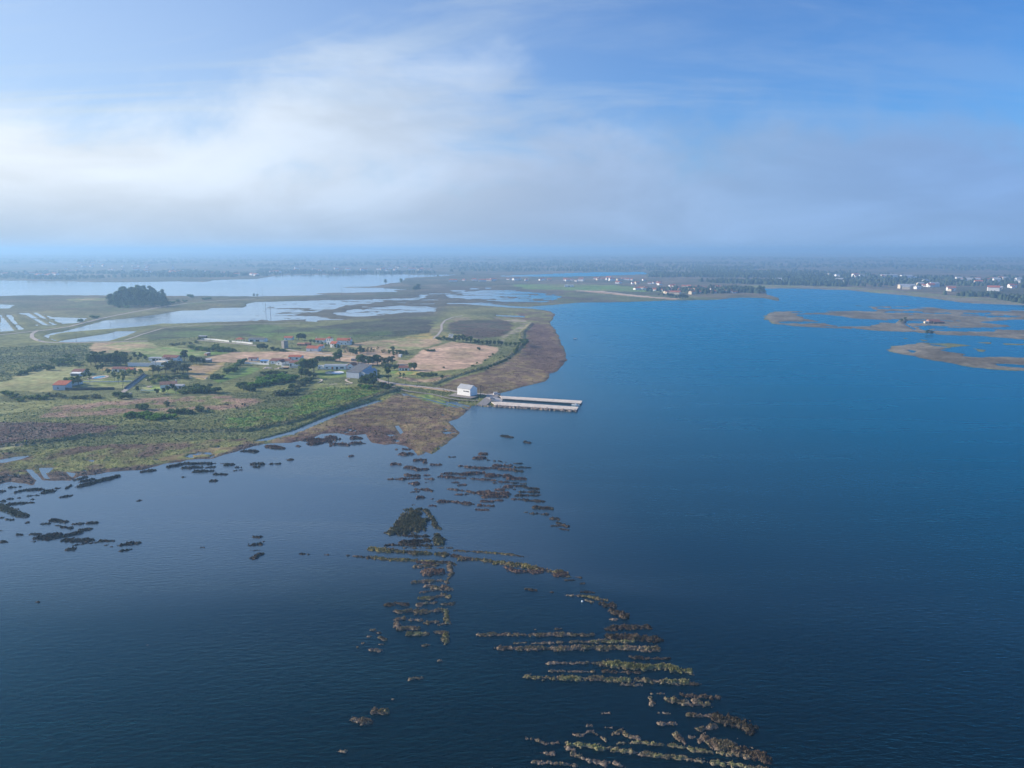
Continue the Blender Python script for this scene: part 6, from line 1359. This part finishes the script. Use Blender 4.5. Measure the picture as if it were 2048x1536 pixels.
for u, v, h in ((542, 642, 24), (525, 594, 24), (683, 591, 26), (532, 628, 22)): pole(u, v, h, 'tall power line pole standing in the long pond', 'tall poles in the pond', r=.35)
for u, v, h in ((153, 684.5, 8), (228, 675, 8), (180, 657, 9), (220, 646, 9), (137, 662.5, 8)): pole(u, v, h, 'utility pole along the roads at the pond end', 'poles at the pond end', r=.2)
for u, v, h in ((312, 733.8, 9), (246, 783, 9), (422, 683.5, 8), (471, 689, 8), (519, 692, 8), (557, 668, 10), (645, 706, 8), (812, 770, 7), (870, 777, 7)): pole(u, v, h, 'dark utility pole in the farmland between the houses', 'farmland poles', z=1.0, r=.16)

# cattle on the reddish heath
def cow(u, v, yaw):
    x, y = P(u, v, 1.0); o = empty('cow', (x, y, max(ground_z(x, y), 0)), yaw)
    vv = [(0, 0, 1.05), (.55, 0, 1.1), (1.1, 0, 1.08), (1.5, 0, 1.2), (1.75, 0, 1.05), (2.0, 0, .8)]
    ed = [(i, i + 1) for i in range(5)]; rad_ = [.32, .4, .36, .2, .16, .1]
    for base, sx in ((0, .05), (0, .05), (2, 1.1), (2, 1.1)):
        sgn = -1 if len(vv) % 4 < 2 else 1
        k = len(vv); vv += [(sx, .18 * sgn, .55), (sx + .02, .2 * sgn, 0)]; ed += [(base, k), (k, k + 1)]; rad_ += [.12, .07]
    me_ = bpy.data.meshes.new('body'); me_.from_pydata(vv, ed, []); me_.materials.append(M['darkwood'])
    c = bpy.data.objects.new('body', me_); COL.objects.link(c); c.parent = o
    md = c.modifiers.new('skin', 'SKIN'); 
    for s_, r_ in zip(me_.skin_vertices[0].data, rad_): s_.radius = (r_, r_)
    me_.skin_vertices[0].data[0].use_root = True
    tag(o, 'dark cow grazing on the dry reddish heath', 'cow', 'cattle on the heath')
for u, v in ((453, 811), (458, 811.5), (470, 814), (484, 811), (491, 811.5), (475, 818), (415, 820), (419, 819)): cow(u, v, random.uniform(0, 6.28))

# ------------------------------------------------------------------ far villages: every house an object
far_w = []; far_r = []
for (w, d, h, rh) in ((11, 9, 4.2, 2.2), (15, 9, 5.6, 2.2), (9, 8, 3.4, 1.8), (22, 11, 4.8, 2.0)):
    x0, x1 = -w / 2, w / 2
    mb = MB().add([(x0, 0, -2), (x1, 0, -2), (x1, d, -2), (x0, d, -2), (x0, 0, h), (x1, 0, h), (x1, d, h), (x0, d, h), (x0, d / 2, h + rh), (x1, d / 2, h + rh)],
                  [(0, 3, 2, 1), (0, 1, 5, 4), (1, 2, 6, 9, 5), (2, 3, 7, 6), (3, 0, 4, 8, 7), (4, 5, 9, 8), (8, 9, 6, 7)])
    mw = bpy.data.meshes.new('wall'); mw.from_pydata(mb.v, [], mb.f); mw.update(); far_w.append(mw)
    e = .5; k = rh / (d / 2); rb = MB()
    for pts in ([(x0 - e, -e, h - e * k), (x1 + e, -e, h - e * k), (x1 + e, d / 2, h + rh), (x0 - e, d / 2, h + rh)], [(x0 - e, d / 2, h + rh), (x1 + e, d / 2, h + rh), (x1 + e, d + e, h - e * k), (x0 - e, d + e, h - e * k)]):
        rb.add([(a, b_, c + .06) for a, b_, c in pts] + [(a, b_, c + .34) for a, b_, c in pts], [(3, 2, 1, 0), (4, 5, 6, 7), (0, 1, 5, 4), (1, 2, 6, 5), (2, 3, 7, 6), (3, 0, 4, 7)])
    mr = bpy.data.meshes.new('roof'); mr.from_pydata(rb.v, [], rb.f); mr.update(); far_r.append(mr)
variants = {}
def far_house(x, y, z, s, wm, rm, label, group):
    i = random.choices(range(4), (5, 4, 4, 1))[0]
    key = (i, wm, rm)
    if key not in variants:
        a = far_w[i].copy(); a.materials.append(M[wm]); b_ = far_r[i].copy(); b_.materials.append(M[rm]); variants[key] = (a, b_)
    a, b_ = variants[key]
    o = empty('village_house', (x, y, z), random.uniform(-.7, .7)); o.scale = (s, s, s)
    for n_, me_ in (('wall', a), ('roof', b_)):
        c = bpy.data.objects.new(n_, me_); COL.objects.link(c); c.parent = o
    tag(o, label, 'house', group)
FH = []
def village(spec, n, label, group, ws=('white', 'white', 'white', 'cream'), rs=('tile', 'tile', 'oldtile'), s=(.9, 1.3)):
    """spec: photo strips (u0, v0, u1, v1, spread in v) that the houses are scattered along"""
    tot = [abs(q[2] - q[0]) + 4 for q in spec]
    for i in range(n):
        q = random.choices(spec, tot)[0]; f = random.random()
        u = q[0] + (q[2] - q[0]) * f; v = q[1] + (q[3] - q[1]) * f + random.uniform(-q[4], q[4])
        x, y = P(u, v, 2.0); wm, rm, sc = random.choice(ws), random.choice(rs), random.uniform(*s)
        big_ = 'larger' if sc > s[0] + .6 * (s[1] - s[0]) else 'small' if sc < s[0] + .3 * (s[1] - s[0]) else 'middling'
        FH.append((x, y, sc, wm, rm, f"{big_} {wm} house with {dict(tile='red', oldtile='brown', zinc='grey')[rm]} roof {label}", group))
village([(1262, 578, 1320, 579, 1.2), (1300, 582, 1470, 584, 3.5), (1335, 574, 1440, 577, 3), (1330, 586, 1410, 587, 1.6), (1390, 582, 1490, 583, 2)], 74, 'in the shore village on the peninsula', 'shore village', s=(.85, 1.25))
village([(1105, 561, 1190, 561, 1.6), (1190, 559, 1300, 560, 1.8), (1220, 566, 1330, 569, 2)], 30, 'in the hamlet behind the shore village', 'hamlet behind the shore village', s=(1.0, 1.5))
village([(0, 548, 120, 551, 3), (80, 540, 300, 538, 4), (150, 533, 300, 533, 3), (270, 541, 420, 545, 5), (420, 546, 510, 549, 3)], 64, 'in the hazy town beyond the wide channel', 'hazy town beyond the channel', s=(1.1, 1.9))
village([(512, 545, 560, 546, 2.5), (560, 540, 700, 541, 2.5), (700, 541, 790, 540, 2.5), (790, 537, 870, 542, 3)], 42, 'in the village at the far channel end', 'village at the channel end', s=(1.1, 1.8))
village([(905, 562, 1010, 561, 1.4), (1010, 560, 1100, 561, 1.2)], 16, 'below the dark wood on the far marsh', 'houses below the dark wood', s=(1, 1.4))
village([(1541, 561, 1580, 564, 1), (1660, 564, 1700, 565, 2), (1660, 552, 1730, 552, 2), (1755, 555, 1790, 555, 1), (1810, 578, 1850, 579, 1.5), (1840, 571, 1890, 573, 2), (1855, 566, 1870, 566, 2), (1930, 566, 1960, 567, 1), (1880, 580, 1905, 581, 1),
         (1980, 560, 2048, 563, 3), (1985, 579, 2048, 577, 4), (1900, 562, 1960, 561, 2), (1810, 556, 1835, 557, 1)], 66, 'among the woods of the far eastern shore', 'buildings on the far eastern shore', rs=('tile', 'zinc', 'zinc'), s=(1.1, 2.0))
hz_, *_q = terrain(np.array([q[0] for q in FH]), np.array([q[1] for q in FH]))
for (x, y, s_, wm, rm, lb, gp), h_ in zip(FH, hz_):
    if h_ > .3: far_house(x, y, float(h_), s_, wm, rm, lb, gp)
x, y = P(346, 541, 3.0); ct = empty('church_tower', (x, y, ground_z(x, y)), .2)
MB().box(-4, 4, -4, 4, -2, 24).obj('shaft', M['white'], ct); MB().box(-3, 3, -3, 3, 24.01, 30).obj('belfry', M['white'], ct)
MB().add([(-3.2, -3.2, 30.02), (3.2, -3.2, 30.02), (3.2, 3.2, 30.02), (-3.2, 3.2, 30.02), (0, 0, 36)], [(0, 3, 2, 1), (0, 1, 4), (1, 2, 4), (2, 3, 4), (3, 0, 4)]).obj('spire', M['zinc'], ct)
for q in (-1, 1): MB().box(q * 1.4 - .6, q * 1.4 + .6, -3.08, -2.98, 25.5, 28.5).obj('bell_opening', M['glass'], ct)
tag(ct, 'pale square church tower rising above the hazy far town', 'tower')

# ------------------------------------------------------------------ far woods: one mass of crowns
def wood(name, label, areas, n, hr=(7, 13), seed=0):
    g_ = np.random.default_rng(seed); tot = np.array([abs(PP(a)[:, 0].max() - PP(a)[:, 0].min()) * abs(PP(a)[:, 1].max() - PP(a)[:, 1].min()) for a, *_ in areas]); wts = np.array([a[1] if len(a) > 1 else 1 for a in areas], float)
    Xs = []; Ys = []
    for (a, wgt), k in zip(areas, (n * wts / wts.sum()).astype(int)):
        lo = np.min(a, axis=0); hi = np.max(a, axis=0)
        uu = g_.uniform(lo[0], hi[0], k * 5); vv = g_.uniform(lo[1], hi[1], k * 5)
        ins = poly_sd(uu, vv, np.array(a, float)) > 0; uu, vv = uu[ins][:k], vv[ins][:k]
        x = (uu - 1024) / FPX; y = (768 - vv) / FPX; t = (2.0 - CAM_H) / (-SP + y * CP); Xs.append(x * t); Ys.append((CP + y * SP) * t)
    X = np.concatenate(Xs); Y = np.concatenate(Ys)
    cl = fbm(X * .6, Y, 420, 3, 55 + seed); kk = cl > -.02; X, Y = X[kk], Y[kk]
    h, *_ = terrain(X, Y); kk = h > .3; X, Y, h = X[kk], Y[kk], h[kk]
    far_ = np.clip(np.hypot(X, Y) / 3200, .9, 2.2)
    hh = g_.uniform(*hr, len(X)); rr = g_.uniform(3.5, 7.5, len(X)) * far_
    # each crown: a lumpy eight-sided dome with a skirt
    k = 7; th = np.arange(k) * 2 * np.pi / k
    V = np.zeros((len(X), 2 * k + 1, 3))
    for lvl, (fr, fz) in enumerate(((1.0, .25), (.8, .72))):
        r_ = rr[:, None] * fr * g_.uniform(.75, 1.2, (len(X), k)); V[:, lvl * k:(lvl + 1) * k, 0] = X[:, None] + r_ * np.cos(th); V[:, lvl * k:(lvl + 1) * k, 1] = Y[:, None] + r_ * np.sin(th)
        V[:, lvl * k:(lvl + 1) * k, 2] = (h + hh * fz)[:, None] + g_.normal(0, .8, (len(X), k))
    V[:, 2 * k, 0] = X; V[:, 2 * k, 1] = Y; V[:, 2 * k, 2] = h + hh
    V[:, :k, 2] -= (hh * .3)[:, None]
    base = np.arange(len(X))[:, None] * (2 * k + 1)
    tris = []
    for i in range(k):
        j = (i + 1) % k; tris += [(i, j, k + j), (i, k + j, k + i), (k + i, k + j, 2 * k)]
    Fc = (base[:, :, None] + np.array(tris)[None]).reshape(-1, 3)
    cc = np.array((.045, .062, .032)) * g_.uniform(.6, 1.5, (len(X), 1)); cc = np.repeat(cc, 2 * k + 1, axis=0)
    o = finish(name, np_mesh(name, V.reshape(-1, 3), Fc, 3), M['tuft'], col=cc); tag(o, label, 'woods', kind='stuff')
wood('far_forest', 'dark pine woods of the far mainland fading into the fog', [
    ([(-300, 516), (920, 516), (920, 536), (600, 538), (300, 532), (-300, 540)], 3.0), ([(900, 520), (1500, 522), (1500, 541), (900, 545)], 2.2), ([(1400, 520), (2300, 520), (2300, 556), (1400, 556)], 4.0),
    ([(1290, 546), (1440, 541), (1560, 545), (1690, 560), (1690, 573), (1536, 569), (1440, 566), (1300, 556)], 2.6), ([(1690, 552), (2300, 556), (2300, 612), (2048, 607), (1990, 597), (1870, 588), (1800, 574), (1690, 572)], 2.6)], 11000, (8, 15), 1)
wood('shore_woods', 'dark woods and tree belts along the far channel shores', [
    ([(295, 548), (345, 541), (420, 545), (512, 548), (430, 559), (410, 562), (345, 560)], 1.0), ([(0, 545), (300, 540), (300, 555), (212, 562), (0, 556)], .9), ([(512, 540), (870, 538), (870, 547), (560, 549), (512, 554)], .9),
    ([(805, 556), (880, 552), (890, 560), (850, 568), (808, 566)], .5), ([(920, 547), (1005, 545), (1030, 552), (1030, 560), (930, 562)], 1.0), ([(1024, 553), (1300, 549), (1310, 555), (1180, 560), (1024, 560)], .8), ([(1255, 549), (1290, 548), (1290, 554), (1255, 554)], .3),
    ([(1260, 574), (1490, 576), (1500, 584), (1400, 588), (1280, 583)], .35), ([(1440, 577), (1525, 580), (1522, 586), (1450, 584)], .25)], 4200, (7, 14), 2)
